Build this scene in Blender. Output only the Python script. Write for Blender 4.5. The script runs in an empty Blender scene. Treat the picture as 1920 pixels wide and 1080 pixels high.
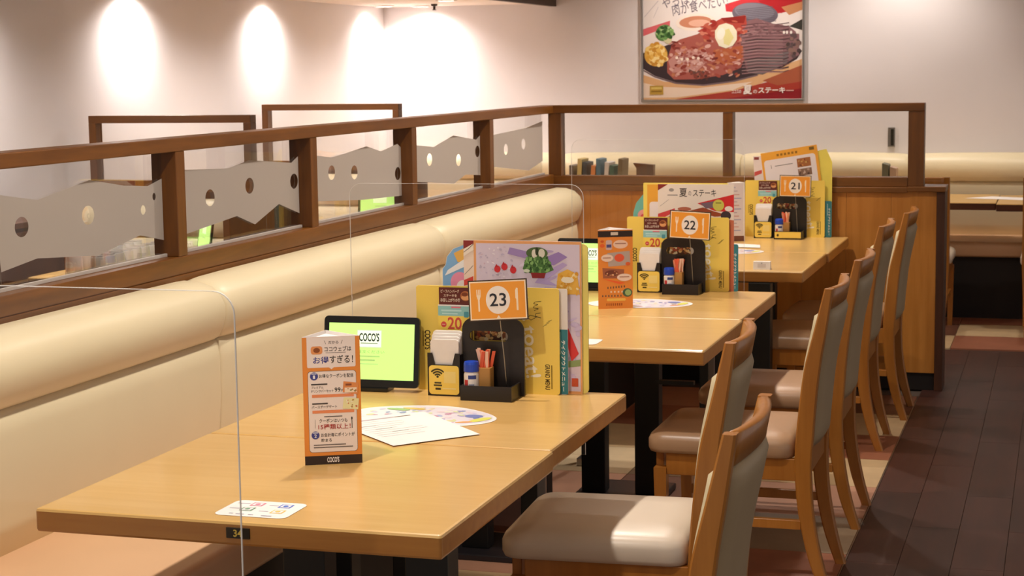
import bpy, bmesh, math, random
from mathutils import Vector, Matrix
from mathutils.geometry import tessellate_polygon
random.seed(7)
SC = bpy.context.scene
COL = SC.collection
PI = math.pi

# ------------------------------------------------------------------ camera, world, exposure
FPX, YAW, PITCH, ROLL, CAMH = 3350.0, 0.30073555, 0.12226798, -0.01353658, 1.48
cam = bpy.data.cameras.new('camera')
cam.sensor_width = 36.0
cam.lens = FPX * 36.0 / 1920.0
cam.clip_start = 0.05
cam.dof.use_dof = True
cam.dof.focus_distance = 3.9
cam.dof.aperture_fstop = 16.0
camo = bpy.data.objects.new('camera', cam)
COL.objects.link(camo)
cy, sy, cp, sp = math.cos(YAW), math.sin(YAW), math.cos(PITCH), math.sin(PITCH)
fw = Vector((-sy * cp, cy * cp, -sp)); rt = Vector((cy, sy, 0)); up = rt.cross(fw)
c, s = math.cos(ROLL), math.sin(ROLL)
R_ = rt * c + up * s; U_ = up * c - rt * s
camo.matrix_world = Matrix(((R_.x, U_.x, -fw.x, 0), (R_.y, U_.y, -fw.y, 0), (R_.z, U_.z, -fw.z, CAMH), (0, 0, 0, 1)))
SC.camera = camo

world = bpy.data.worlds.new('world'); SC.world = world; world.use_nodes = True
bg = world.node_tree.nodes['Background']
bg.inputs[0].default_value = (1.0, 0.92, 0.86, 1); bg.inputs[1].default_value = 0.36
SC.view_settings.view_transform = 'Standard'
SC.view_settings.look = 'None'
SC.view_settings.gamma = 1.0
SC.view_settings.exposure = 0.38
SC.view_settings.use_curve_mapping = False
WARM = (1.0, 0.905, 0.81)

# ------------------------------------------------------------------ materials
def lin(c):
    if isinstance(c, str):
        c = tuple(int(c[i:i + 2], 16) / 255 for i in (0, 2, 4))
    return tuple((x / 12.92 if x <= 0.04045 else ((x + 0.055) / 1.055) ** 2.4) for x in c) + (1.0,)
MATS = {}
def mat(name, col, rough=0.5, metal=0.0, var=0.06, scale=8.0, bump=0.0, bscale=60.0, coat=0.0, emit=None, es=0.0, sheen=0.0):
    if name in MATS: return MATS[name]
    m = bpy.data.materials.new(name); m.use_nodes = True; nt = m.node_tree
    b = nt.nodes['Principled BSDF']
    b.inputs['Roughness'].default_value = rough; b.inputs['Metallic'].default_value = metal
    b.inputs['Coat Weight'].default_value = coat
    L = lin(col)
    tc = nt.nodes.new('ShaderNodeTexCoord')
    nz = nt.nodes.new('ShaderNodeTexNoise'); nz.inputs['Scale'].default_value = scale; nz.inputs['Detail'].default_value = 4
    nt.links.new(tc.outputs['Object'], nz.inputs['Vector'])
    cr = nt.nodes.new('ShaderNodeValToRGB')
    cr.color_ramp.elements[0].position = 0.3; cr.color_ramp.elements[1].position = 0.7
    cr.color_ramp.elements[0].color = tuple(x * (1 - var) for x in L[:3]) + (1,)
    cr.color_ramp.elements[1].color = tuple(min(1, x * (1 + var)) for x in L[:3]) + (1,)
    nt.links.new(nz.outputs['Fac'], cr.inputs['Fac']); nt.links.new(cr.outputs['Color'], b.inputs['Base Color'])
    if bump:
        n2 = nt.nodes.new('ShaderNodeTexNoise'); n2.inputs['Scale'].default_value = bscale
        nt.links.new(tc.outputs['Object'], n2.inputs['Vector'])
        bp = nt.nodes.new('ShaderNodeBump'); bp.inputs['Strength'].default_value = bump; bp.inputs['Distance'].default_value = 0.002
        nt.links.new(n2.outputs['Fac'], bp.inputs['Height']); nt.links.new(bp.outputs['Normal'], b.inputs['Normal'])
    if emit:
        b.inputs['Emission Color'].default_value = lin(emit); b.inputs['Emission Strength'].default_value = es
    MATS[name] = m
    return m
def wood(name, c1, c2, axis, rough=0.35, scale=5.0, stretch=14.0, coat=0.0, mid=0.5):
    if name in MATS: return MATS[name]
    m = bpy.data.materials.new(name); m.use_nodes = True; nt = m.node_tree
    b = nt.nodes['Principled BSDF']; b.inputs['Roughness'].default_value = rough
    b.inputs['Coat Weight'].default_value = coat; b.inputs['Coat Roughness'].default_value = 0.12
    tc = nt.nodes.new('ShaderNodeTexCoord'); mp = nt.nodes.new('ShaderNodeMapping')
    sc = [scale * stretch] * 3; sc['xyz'.index(axis)] = scale
    mp.inputs['Scale'].default_value = sc
    oi = nt.nodes.new('ShaderNodeObjectInfo'); ad = nt.nodes.new('ShaderNodeVectorMath'); ad.operation = 'ADD'
    ml = nt.nodes.new('ShaderNodeMath'); ml.operation = 'MULTIPLY'; ml.inputs[1].default_value = 40
    nt.links.new(oi.outputs['Random'], ml.inputs[0])
    nt.links.new(tc.outputs['Object'], mp.inputs['Vector']); nt.links.new(mp.outputs['Vector'], ad.inputs[0]); nt.links.new(ml.outputs[0], ad.inputs[1])
    nz = nt.nodes.new('ShaderNodeTexNoise'); nz.inputs['Scale'].default_value = 1.0; nz.inputs['Detail'].default_value = 6; nz.inputs['Roughness'].default_value = 0.6
    nt.links.new(ad.outputs[0], nz.inputs['Vector'])
    cr = nt.nodes.new('ShaderNodeValToRGB')
    cr.color_ramp.elements[0].position = mid - 0.22; cr.color_ramp.elements[1].position = mid + 0.22
    cr.color_ramp.elements[0].color = lin(c1); cr.color_ramp.elements[1].color = lin(c2)
    nt.links.new(nz.outputs['Fac'], cr.inputs['Fac']); nt.links.new(cr.outputs['Color'], b.inputs['Base Color'])
    MATS[name] = m
    return m
def glassmat(name, tint=(1, 1, 1), rough=0.0, ior=1.45, scale=1.0, haze=0.0):
    m = bpy.data.materials.new(name); m.use_nodes = True; nt = m.node_tree
    for n in list(nt.nodes): nt.nodes.remove(n)
    out = nt.nodes.new('ShaderNodeOutputMaterial'); tr = nt.nodes.new('ShaderNodeBsdfTransparent'); gl = nt.nodes.new('ShaderNodeBsdfGlossy')
    tr.inputs[0].default_value = tint + (1,); gl.inputs['Roughness'].default_value = rough
    fr = nt.nodes.new('ShaderNodeFresnel'); fr.inputs[0].default_value = ior
    ml = nt.nodes.new('ShaderNodeMath'); ml.operation = 'MULTIPLY'; ml.inputs[1].default_value = scale
    nt.links.new(fr.outputs[0], ml.inputs[0])
    mx = nt.nodes.new('ShaderNodeMixShader'); nt.links.new(ml.outputs[0], mx.inputs[0]); nt.links.new(tr.outputs[0], mx.inputs[1]); nt.links.new(gl.outputs[0], mx.inputs[2])
    last = mx
    if haze:
        df = nt.nodes.new('ShaderNodeBsdfDiffuse'); df.inputs[0].default_value = (0.9, 0.88, 0.85, 1)
        m2 = nt.nodes.new('ShaderNodeMixShader'); m2.inputs[0].default_value = haze
        nt.links.new(mx.outputs[0], m2.inputs[1]); nt.links.new(df.outputs[0], m2.inputs[2]); last = m2
    nt.links.new(last.outputs[0], out.inputs[0])
    return m
def filmmat(name, col, clear):
    m = bpy.data.materials.new(name); m.use_nodes = True; nt = m.node_tree
    for n in list(nt.nodes): nt.nodes.remove(n)
    out = nt.nodes.new('ShaderNodeOutputMaterial'); tr = nt.nodes.new('ShaderNodeBsdfTransparent'); df = nt.nodes.new('ShaderNodeBsdfDiffuse'); tl = nt.nodes.new('ShaderNodeBsdfTranslucent')
    df.inputs[0].default_value = lin(col); tl.inputs[0].default_value = lin(col)
    a = nt.nodes.new('ShaderNodeMixShader'); a.inputs[0].default_value = 0.5
    nt.links.new(df.outputs[0], a.inputs[1]); nt.links.new(tl.outputs[0], a.inputs[2])
    b = nt.nodes.new('ShaderNodeMixShader'); b.inputs[0].default_value = clear
    nt.links.new(a.outputs[0], b.inputs[1]); nt.links.new(tr.outputs[0], b.inputs[2]); nt.links.new(b.outputs[0], out.inputs[0])
    return m
def printmat(name, rough=0.35, coat=0.0, emit=0.0):
    m = bpy.data.materials.new(name); m.use_nodes = True; nt = m.node_tree; b = nt.nodes['Principled BSDF']
    at = nt.nodes.new('ShaderNodeAttribute'); at.attribute_name = 'Col'
    nt.links.new(at.outputs['Color'], b.inputs['Base Color']); b.inputs['Roughness'].default_value = rough; b.inputs['Coat Weight'].default_value = coat
    if emit:
        nt.links.new(at.outputs['Color'], b.inputs['Emission Color']); b.inputs['Emission Strength'].default_value = emit
    return m
M_PRINT = printmat('print_ink', 0.4)
M_GLOSSPRINT = printmat('gloss_print_ink', 0.3, 0.3)
M_SCREEN = printmat('lit_screen', 0.2, 0.0, 0.62)
M_WALL = mat('wall_paint', 'e2dcdd', 0.85, var=0.015, scale=3, bump=0.05, bscale=120)
M_CEIL = mat('ceiling_paint', 'e6dad2', 0.9, var=0.01)
M_CREAM = mat('cream_vinyl', 'e6d8b4', 0.42, var=0.02, scale=4, bump=0.06, bscale=220)
M_SEATTAN = mat('tan_vinyl', 'dab18a', 0.34, var=0.04, scale=5, bump=0.05, bscale=200)
M_DARKBASE = mat('dark_plinth', '1c1411', 0.6)
M_RAIL_Y = wood('walnut_rail_lengthwise', '5f370e', '7d4c16', 'y', 0.35, 3, 12)
M_RAIL_X = wood('walnut_rail_crosswise', '5f370e', '7d4c16', 'x', 0.35, 3, 12)
M_RAIL_Z = wood('walnut_post', '5a340d', '774714', 'z', 0.35, 3, 12)
M_PANEL = wood('honey_oak_panel', 'b87428', 'd08c3e', 'z', 0.4, 2, 14)
M_DKPANEL = wood('dark_walnut_panel', '40220f', '5a3216', 'z', 0.5, 2, 12)
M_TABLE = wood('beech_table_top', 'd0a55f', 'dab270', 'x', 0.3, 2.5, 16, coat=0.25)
M_TEDGE_SHADE = wood('beech_table_edge_shaded', '9c642a', 'ae7836', 'x', 0.3, 3, 14, coat=0.2)  # same beech as the top, browned to stand for the dimmer light on edges
M_DKTABLE = wood('brown_table_edge', '4a2610', '5c3218', 'x', 0.35, 3, 12)
M_CHWOOD = wood('chair_beech', 'a26422', 'b5762e', 'z', 0.35, 3, 12, coat=0.15)
M_CHVINYL = mat('chair_back_vinyl', 'a89270', 0.5, var=0.03, scale=10, bump=0.05, bscale=250)
M_CHPAD = mat('chair_front_vinyl', 'ddd0ac', 0.45, var=0.03, scale=10)
M_SEAT = mat('chair_seat_vinyl', 'd6c7b4', 0.33, var=0.03, scale=8, bump=0.04, bscale=250)
M_SEATSHADE = mat('chair_seat_shaded_brown_vinyl', 'b08c6c', 0.33, var=0.03, scale=8)  # seat vinyl again, in a browner tone that partly stands for shade
M_BLACK = mat('black_steel', '0c0b0b', 0.45, var=0.1)
M_PLATE = mat('black_base_plate', '252124', 0.35, var=0.1)
M_BLKPLAST = mat('black_plastic', '1b1512', 0.4, var=0.05)
M_TABBLACK = mat('tablet_black', '0a0c0b', 0.25, var=0.05)
M_SILVER = mat('brushed_aluminium', 'b9b6b2', 0.3, 1.0, var=0.05)
M_WIRE = mat('steel_wire', '9a958e', 0.3, 1.0)
M_WHITE = mat('white_paper', 'eae4e0', 0.6, var=0.01)
M_NAPKIN = mat('napkin_paper', 'eee7e0', 0.9, var=0.02, scale=30)
M_YELLOW = mat('yellow_card', 'f5d662', 0.42, var=0.02)
M_ORANGE = mat('orange_card', 'e08a38', 0.45, var=0.02)
M_BLUECAP = mat('blue_cap', '1a44b8', 0.35, var=0.03)
M_TANCUP = mat('tan_cup', 'b98644', 0.5, var=0.05)
M_STICK = mat('sugar_stick_paper', 'e2673e', 0.5, var=0.15, scale=60)
M_TEAL = mat('teal_card', '2f7f8c', 0.45)
M_PINKTR = mat('gold_plate', '2a2216', 0.35, 0.4)
M_EDGE = mat('acrylic_edge', 'd8cdbd', 0.3, var=0.02)
M_GROUT = mat('floor_base', '4a3c32', 0.8)
M_GLASS = glassmat('window_glass', (0.985, 0.985, 0.98), 0.0, 1.5, 0.32)
M_ACRYL = glassmat('clear_acrylic', (0.985, 0.985, 0.98), 0.0, 1.45, 0.45, haze=0.006)
M_TUMBLER = glassmat('tumbler_glass', (0.9, 0.89, 0.88), 0.05, 1.8, 1.0, haze=0.45)
M_FILM = filmmat('frosted_film', 'd8d0c8', 0.10)
M_GLOW = mat('lamp_glow', 'fff0dc', 0.5, emit='fff0dc', es=14)
M_BEAD = mat('grey_glazing_bead', 'b8b0a8', 0.4)
M_BEAM = wood('dark_beam', '2e1a10', '402616', 'y', 0.5)

# ------------------------------------------------------------------ object helpers
def tag(o, label=None, cat=None, group=None, kind=None):
    if label: o['label'] = label
    if cat: o['category'] = cat
    if group: o['group'] = group
    if kind: o['kind'] = kind
    return o
def thing(name, loc, label, cat, group=None, rz=0.0, kind=None):
    o = bpy.data.objects.new(name, None); COL.objects.link(o)
    o.location = loc; o.rotation_euler = (0, 0, rz); o.empty_display_size = 0.05
    return tag(o, label, cat, group, kind)
def base_of(p):
    v = Vector((0, 0, 0))
    while p is not None:
        v += p.location; p = p.parent
    return v
def link(name, bm, m, parent=None, world=False, smooth=False, loc=None):
    """one mesh object; world=True: bmesh is in world coordinates and the parent chain is unrotated"""
    if world and parent is not None:
        bmesh.ops.translate(bm, verts=bm.verts, vec=-base_of(parent))
    bmesh.ops.recalc_face_normals(bm, faces=bm.faces)
    me = bpy.data.meshes.new(name); bm.to_mesh(me); bm.free()
    for mm in (m if isinstance(m, (list, tuple)) else [m]): me.materials.append(mm)
    if smooth:
        for p in me.polygons: p.use_smooth = True
    o = bpy.data.objects.new(name, me); COL.objects.link(o)
    if parent is not None: o.parent = parent
    if loc is not None: o.location = loc
    return o
def inst(name, me, parent=None, loc=(0, 0, 0), rz=0.0):
    o = bpy.data.objects.new(name, me); COL.objects.link(o); o.parent = parent; o.location = loc; o.rotation_euler = (0, 0, rz)
    return o
def addbox(bm, mn, mx):
    vs = [bm.verts.new((x, y, z)) for x in (mn[0], mx[0]) for y in (mn[1], mx[1]) for z in (mn[2], mx[2])]
    for f in ((0, 1, 3, 2), (4, 6, 7, 5), (0, 4, 5, 1), (2, 3, 7, 6), (0, 2, 6, 4), (1, 5, 7, 3)):
        bm.faces.new([vs[i] for i in f])
def box(name, mn, mx, m, parent=None, bev=0.0, world=False, seg=2, smooth=False):
    bm = bmesh.new(); addbox(bm, mn, mx)
    if bev: bmesh.ops.bevel(bm, geom=list(bm.edges), offset=bev, segments=seg, affect='EDGES', profile=0.5)
    return link(name, bm, m, parent, world, smooth)
def extr(bm, pts, f, d0, d1):
    """prism of 2-D outline pts; f(u,v,d) -> xyz"""
    a = [bm.verts.new(f(u, v, d0)) for u, v in pts]; b = [bm.verts.new(f(u, v, d1)) for u, v in pts]
    n = len(pts)
    for i in range(n): bm.faces.new((a[i], a[(i + 1) % n], b[(i + 1) % n], b[i]))
    tr = tessellate_polygon([[Vector((u, v, 0)) for u, v in pts]])
    for t in tr:
        try:
            bm.faces.new([a[i] for i in t]); bm.faces.new([b[i] for i in reversed(t)])
        except ValueError: pass
def extr_holes(bm, outer, holes, f, d0, d1):
    loops = [outer] + holes
    flat = [p for l in loops for p in l]
    a = [bm.verts.new(f(u, v, d0)) for u, v in flat]; b = [bm.verts.new(f(u, v, d1)) for u, v in flat]
    k = 0
    for l in loops:
        n = len(l)
        for i in range(n): bm.faces.new((a[k + i], a[k + (i + 1) % n], b[k + (i + 1) % n], b[k + i]))
        k += n
    tr = tessellate_polygon([[Vector((u, v, 0)) for u, v in l] for l in loops])
    for t in tr:
        try:
            bm.faces.new([a[i] for i in t]); bm.faces.new([b[i] for i in reversed(t)])
        except ValueError: pass
def rrect(x0, y0, x1, y1, r, n=5, corners=(1, 1, 1, 1)):
    out = []
    for (cx, cy_, a0, on) in ((x1 - r, y0 + r, -PI / 2, corners[0]), (x1 - r, y1 - r, 0, corners[1]), (x0 + r, y1 - r, PI / 2, corners[2]), (x0 + r, y0 + r, PI, corners[3])):
        if on:
            out += [(cx + r * math.cos(a0 + i * PI / 2 / n), cy_ + r * math.sin(a0 + i * PI / 2 / n)) for i in range(n + 1)]
        else:
            q = a0 + PI / 4
            out.append((cx + r * (1 if math.cos(q) > 0 else -1), cy_ + r * (1 if math.sin(q) > 0 else -1)))
    return out
def ell(cx, cy_, rx, ry, n=24, rot=0.0):
    o = []
    for i in range(n):
        a = 2 * PI * i / n; x, y = rx * math.cos(a), ry * math.sin(a)
        o.append((cx + x * math.cos(rot) - y * math.sin(rot), cy_ + x * math.sin(rot) + y * math.cos(rot)))
    return o
def lathe(bm, prof, ctr=(0, 0, 0), n=20, cap=True):
    rings = []
    for r, z in prof:
        rings.append([bm.verts.new((ctr[0] + r * math.cos(2 * PI * i / n), ctr[1] + r * math.sin(2 * PI * i / n), ctr[2] + z)) for i in range(n)])
    for a, b in zip(rings, rings[1:]):
        for i in range(n): bm.faces.new((a[i], a[(i + 1) % n], b[(i + 1) % n], b[i]))
    if cap:
        bm.faces.new(rings[0][::-1]); bm.faces.new(rings[-1])
def tube(bm, pts, r, n=8):
    pts = [Vector(p) for p in pts]; rings = []
    for i, p in enumerate(pts):
        d = (pts[min(i + 1, len(pts) - 1)] - pts[max(i - 1, 0)]).normalized()
        a = d.orthogonal().normalized() if i == 0 else (rings_a - d * rings_a.dot(d)).normalized()
        rings_a = a; b = d.cross(a)
        rings.append([bm.verts.new(p + r * (a * math.cos(2 * PI * k / n) + b * math.sin(2 * PI * k / n))) for k in range(n)])
    for x, y in zip(rings, rings[1:]):
        for k in range(n): bm.faces.new((x[k], x[(k + 1) % n], y[(k + 1) % n], y[k]))
    bm.faces.new(rings[0][::-1]); bm.faces.new(rings[-1])
def interp(tab, z):
    for (z0, x0), (z1, x1) in zip(tab, tab[1:]):
        if z <= z1:
            t = (z - z0) / (z1 - z0); t = max(0, min(1, t)); return x0 + (x1 - x0) * t
    return tab[-1][1]
def smoothtab(tab, n=24):
    """Catmull-Rom resample of [(z,x..)]"""
    out = []
    P = [tab[0]] + list(tab) + [tab[-1]]
    for i in range(1, len(P) - 2):
        for k in range(n // (len(tab) - 1) + 1):
            t = k / (n // (len(tab) - 1) + 1)
            out.append(tuple(0.5 * ((2 * b) + (-a + c_) * t + (2 * a - 5 * b + 4 * c_ - d) * t * t + (-a + 3 * b - 3 * c_ + d) * t ** 3) for a, b, c_, d in zip(P[i - 1], P[i], P[i + 1], P[i + 2])))
    out.append(tuple(tab[-1]))
    return out

# ------------------------------------------------------------------ flat print (lettering and pictures printed on cards)
_TXT = {}
def textmesh(s, bold=0.0):
    k = (s, bold)
    if k in _TXT: return _TXT[k]
    cu = bpy.data.curves.new('t', 'FONT'); cu.body = s; cu.offset = bold; cu.resolution_u = 3
    ob = bpy.data.objects.new('t', cu); COL.objects.link(ob)
    bpy.context.view_layer.update()
    dg = bpy.context.evaluated_depsgraph_get()
    me = bpy.data.meshes.new_from_object(ob.evaluated_get(dg))
    V = [(v.co.x, v.co.y) for v in me.vertices]; F = [tuple(p.vertices) for p in me.polygons]
    bpy.data.objects.remove(ob); bpy.data.curves.remove(cu); bpy.data.meshes.remove(me)
    if V:
        x0 = min(v[0] for v in V); x1 = max(v[0] for v in V); y0 = min(v[1] for v in V); y1 = max(v[1] for v in V)
    else: x0 = y0 = 0; x1 = y1 = 1
    _TXT[k] = (V, F, (x0, y0, x1, y1))
    return _TXT[k]
class Print:
    """collects coloured flat shapes in picture units (x right, y down)"""
    def __init__(s): s.items = []
    def poly(s, pts, col, lv=1):
        tr = tessellate_polygon([[Vector((x, y, 0)) for x, y in pts]])
        s.items.append((list(pts), [tuple(t) for t in tr], lin(col), lv)); return s
    def rect(s, x0, y0, x1, y1, col, lv=1, r=0.0):
        if r: return s.poly(rrect(x0, y0, x1, y1, r), col, lv)
        return s.poly([(x0, y0), (x1, y0), (x1, y1), (x0, y1)], col, lv)
    def ell(s, cx, cy_, rx, ry, col, lv=1, rot=0.0, n=24): return s.poly(ell(cx, cy_, rx, ry, n, rot), col, lv)
    def line(s, pts, w, col, lv=1):
        for (xa, ya), (xb, yb) in zip(pts, pts[1:]):
            L = math.hypot(xb - xa, yb - ya) or 1; nx, ny = -(yb - ya) / L * w / 2, (xb - xa) / L * w / 2
            s.items.append(([(xa + nx, ya + ny), (xb + nx, yb + ny), (xb - nx, yb - ny), (xa - nx, ya - ny)], [(0, 1, 2), (0, 2, 3)], lin(col), lv))
        return s
    def arc(s, cx, cy_, r, a0, a1, w, col, lv=1, n=10):
        return s.line([(cx + r * math.cos(a0 + (a1 - a0) * i / n), cy_ + r * math.sin(a0 + (a1 - a0) * i / n)) for i in range(n + 1)], w, col, lv)
    def text(s, t, x0, y0, x1, y1, col, lv=3, bold=0.012, rot=0.0, keep=False):
        """text fitted into the box x0..x1, y0..y1 (y down); rot in radians about the box centre"""
        V, F, (a0, b0, a1, b1) = textmesh(t, bold)
        if not V: return s
        cx, cy_ = (x0 + x1) / 2, (y0 + y1) / 2; W, H = x1 - x0, y1 - y0
        q = round(rot / (PI / 2)) if abs(rot) > 1 else 0
        if q % 2: W, H = H, W
        sx = W / max(a1 - a0, 1e-6); sy_ = H / max(b1 - b0, 1e-6)
        if keep: sx = sy_ = min(sx, sy_)
        out = []
        for x, y in V:
            u = (x - (a0 + a1) / 2) * sx; v = -(y - (b0 + b1) / 2) * sy_
            out.append((cx + u * math.cos(rot) - v * math.sin(rot), cy_ + u * math.sin(rot) + v * math.cos(rot)))
        s.items.append((out, F, lin(col), lv)); return s
    def blobs(s, n, box_, rx, ry, cols, lv=2, rng=None, rnd=False):
        rng = rng or random
        for _ in range(n):
            px, py = rng.uniform(box_[0], box_[2]), rng.uniform(box_[1], box_[3])
            if rnd:
                a, q = rng.uniform(0, 2 * PI), math.sqrt(rng.random())
                px = (box_[0] + box_[2]) / 2 + q * math.cos(a) * (box_[2] - box_[0]) / 2; py = (box_[1] + box_[3]) / 2 + q * math.sin(a) * (box_[3] - box_[1]) / 2
            s.ell(px, py, rng.uniform(*rx), rng.uniform(*ry), rng.choice(cols), lv, rng.uniform(-0.6, 0.6), 8)
        return s
    def build(s, name, parent, org, U, N, V=(0, 0, 1), sc=1.0, ox=0.0, oy=0.0, m=None, clip=None):
        """picture (x,y) -> org + U*(x-ox)*sc + V*(oy-y)*sc + N*level*0.15mm, local to parent"""
        org, U, V, N = Vector(org), Vector(U), Vector(V), Vector(N)
        verts, faces, cols = [], [], []
        for k, (pts, fs, c_, lv) in enumerate(s.items):
            b0 = len(verts); off = 0.00018 * lv + 0.0000025 * k
            for x, y in pts:
                if clip: x = min(max(x, clip[0]), clip[2]); y = min(max(y, clip[1]), clip[3])
                verts.append(org + U * ((x - ox) * sc) + V * ((oy - y) * sc) + N * off)
            for f in fs: faces.append(tuple(b0 + i for i in f)); cols.append(c_)
        me = bpy.data.meshes.new(name); me.from_pydata(verts, [], faces)
        at = me.color_attributes.new('Col', 'FLOAT_COLOR', 'CORNER')
        vals = []
        for p, c_ in zip(me.polygons, cols): vals += list(c_) * p.loop_total
        at.data.foreach_set('color', vals)
        me.materials.append(m or M_PRINT)
        o = bpy.data.objects.new(name, me); COL.objects.link(o); o.parent = parent
        return o

# ------------------------------------------------------------------ lights (the lamps the room has)
def downlight(x, y, z, watt, label, size=60, blend=0.5, rad=0.045, aim=None, r=0.05, color=WARM, group='ceiling downlights'):
    t = thing('downlight', (x, y, z), label, 'light', group)
    bm = bmesh.new(); lathe(bm, [(r * 1.3, 0.0), (r * 1.3, -0.006), (r, -0.008), (r, 0.0)], n=24, cap=False); link('trim_ring', bm, M_CEIL, t, smooth=False)
    bm = bmesh.new(); lathe(bm, [(0.001, -0.0035), (r, -0.0035), (r, -0.002), (0.001, -0.002)], n=24, cap=False); link('lamp_lens', bm, M_GLOW, t)
    l = bpy.data.lights.new('downlight_beam', 'SPOT'); l.energy = watt; l.color = color; l.spot_size = math.radians(size); l.spot_blend = blend; l.shadow_soft_size = rad
    o = bpy.data.objects.new('downlight_beam', l); COL.objects.link(o); o.parent = t; o.location = (0, 0, -0.012)
    if aim is not None:
        d = Vector(aim) - Vector((x, y, z - 0.012)); o.rotation_euler = d.to_track_quat('-Z', 'Y').to_euler()
    return t
ZC, ZS = 2.45, 1.892          # main ceiling, lowered soffit along the left wall
XW, YB = -4.34, 11.2          # left wall, back wall
# ================================================================== SETTING
floor = box('floor', (-5.0, -0.5, -0.06), (2.6, 11.4, -0.008), M_GROUT); tag(floor, kind='structure')
tile_cols = {'b': 'c9ac82', 't': '9c6248', 'p': 'bd8d72', 'g': '8f7a62', 'd': '6e4634', 'l': 'd4bd98'}
tile_m = {k: mat('floor_tile_' + k, v, 0.42, var=0.08, scale=9, bump=0.05, bscale=90) for k, v in tile_cols.items()}
TS = 0.45
def tilemesh(k, w, d):
    bm = bmesh.new(); addbox(bm, (0.0015, 0.0015, -0.008), (w - 0.0015, d - 0.0015, 0.0))
    me = bpy.data.meshes.new('floor_tile'); bm.to_mesh(me); bm.free(); me.materials.append(tile_m[k]); return me
tm = {k: tilemesh(k, TS, TS) for k in tile_m}
rows = {0: 'tpgt', 1: 'bdtb', 2: 'gtbp', 3: 'tbdt'}
rng = random.Random(3)
# edge column (next to the aisle) read off the photograph, from y = 8.07 towards the camera
edgecol = 'dbtbpgtbdtpbgt'
for j in range(13):
    y0 = 8.05 - (j + 1) * TS
    for i in range(4):
        k = edgecol[j] if i == 0 else rng.choice('btpgbtdl')
        inst('floor_tile', tm[k], floor, (-0.605 - (i + 1) * TS, y0, 0))
for i in range(7):
    for j in range(3):
        inst('floor_tile', tm['btpgbdt'[(i * 2 + j) % 7]], floor, (-1.9 + i * TS, 9.48 + j * TS, 0))
plank_m = [wood('aisle_plank_' + str(q), a, b, 'y', 0.45, 2.0, 12) for q, (a, b) in enumerate((('351a12', '452318'), ('30170f', '3f2017'), ('3a1d15', '4a261b')))]
PW, PLn = 0.1525, 0.92
def plankmesh(q, w, d):
    bm = bmesh.new(); addbox(bm, (0.0008, 0.0008, -0.008), (w - 0.0008, d - 0.0008, 0.0))
    me = bpy.data.meshes.new('floor_plank'); bm.to_mesh(me); bm.free(); me.materials.append(plank_m[q]); return me
pm = [plankmesh(q, PW, PLn) for q in range(3)]
ps = [plankmesh(q, PW, PLn / 2) for q in range(3)]
for i in range(14):
    y = 1.6; k = 0
    if i % 2:
        inst('floor_plank', ps[rng.randrange(3)], floor, (-0.600 + i * PW, y, 0)); y += PLn / 2
    while y < 9.40:
        if y + PLn <= 9.49: inst('floor_plank', pm[rng.randrange(3)], floor, (-0.600 + i * PW, y, 0)); y += PLn
        else: inst('floor_plank', ps[rng.randrange(3)], floor, (-0.600 + i * PW, y, 0)); y += PLn / 2
# threshold strip of boards behind the far partition
box('floor_strip', (-2.3, 8.28, -0.008), (-0.602, 9.47, 0.0), plank_m[0], floor)
box('booth_floor', (-4.33, 1.0, -0.008), (-2.42, 11.1, 0.0), plank_m[1], floor)
box('trim_strip', (-0.6048, 2.2, -0.008), (-0.6005, 8.05, 0.001), M_SILVER, floor)
wl = box('wall_left', (XW - 0.12, -0.5, 0), (XW, YB + 0.12, ZC), M_WALL); tag(wl, kind='structure')
wb = box('wall_back', (XW, YB, 0), (2.6, YB + 0.12, ZC), M_WALL); tag(wb, kind='structure')
ce = box('ceiling', (-3.18, -0.5, ZC), (2.6, YB + 0.12, ZC + 0.08), M_CEIL); tag(ce, kind='structure')
so = box('ceiling', (XW, -0.5, ZS), (-3.18, YB, ZC + 0.08), M_CEIL); tag(so, kind='structure')
tb = box('trim_1', (-3.185, -0.5, ZS - 0.02), (-3.15, YB, ZS + 0.12), M_BEAM); tag(tb, kind='structure')

# ------------------------------------------------------------------ lamps
for i, (y, w) in enumerate(((6.3, 28), (7.78, 38), (9.32, 38), (10.88, 28))):
    downlight(XW + 0.13, y, ZS, w, ['soffit spotlight washing the left wall near the frame edge', 'soffit spotlight above the nearer booth divider', 'soffit spotlight above the farther booth divider', 'soffit spotlight on the left wall beside the corner'][i], 150, 1.0, 0.025, (XW + 0.05, y, 1.0), group='soffit spotlights', color=(1.0, 0.93, 0.88))
downlight(-4.02, YB - 0.15, ZS, 36, 'soffit spotlight washing the back wall beside the corner', 150, 1.0, 0.025, (-4.02, YB - 0.05, 1.0), group='soffit spotlights', color=(1.0, 0.93, 0.88))
downlight(-0.95, YB - 0.45, ZC, 40, 'ceiling downlight washing the back wall right of the poster', 110, 0.9, 0.03, (-0.95, YB - 0.1, 1.2))
downlight(-2.05, YB - 0.6, ZC, 46, 'ceiling downlight in front of the steak poster', 110, 0.9, 0.03, (-2.05, YB - 0.1, 1.3))
for i, y in enumerate((1.2, 2.6, 4.0, 5.4, 6.8, 8.0)):
    downlight(-1.48, y, ZC, 75, 'ceiling downlight over the long bench, number %s from the camera' % ('one', 'two', 'three', 'four', 'five', 'six')[i], 136, 0.8, 0.04)
for i, y in enumerate((0.6, 3.3)):
    downlight(0.1, y, ZC, 6, 'ceiling downlight over the wooden aisle, %s' % ('nearest', 'second from the camera')[i], 100, 0.7, 0.05)
downlight(-0.2, 10.2, ZC, 40, 'ceiling downlight over the tables by the back wall', 100, 0.7, 0.05)
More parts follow.
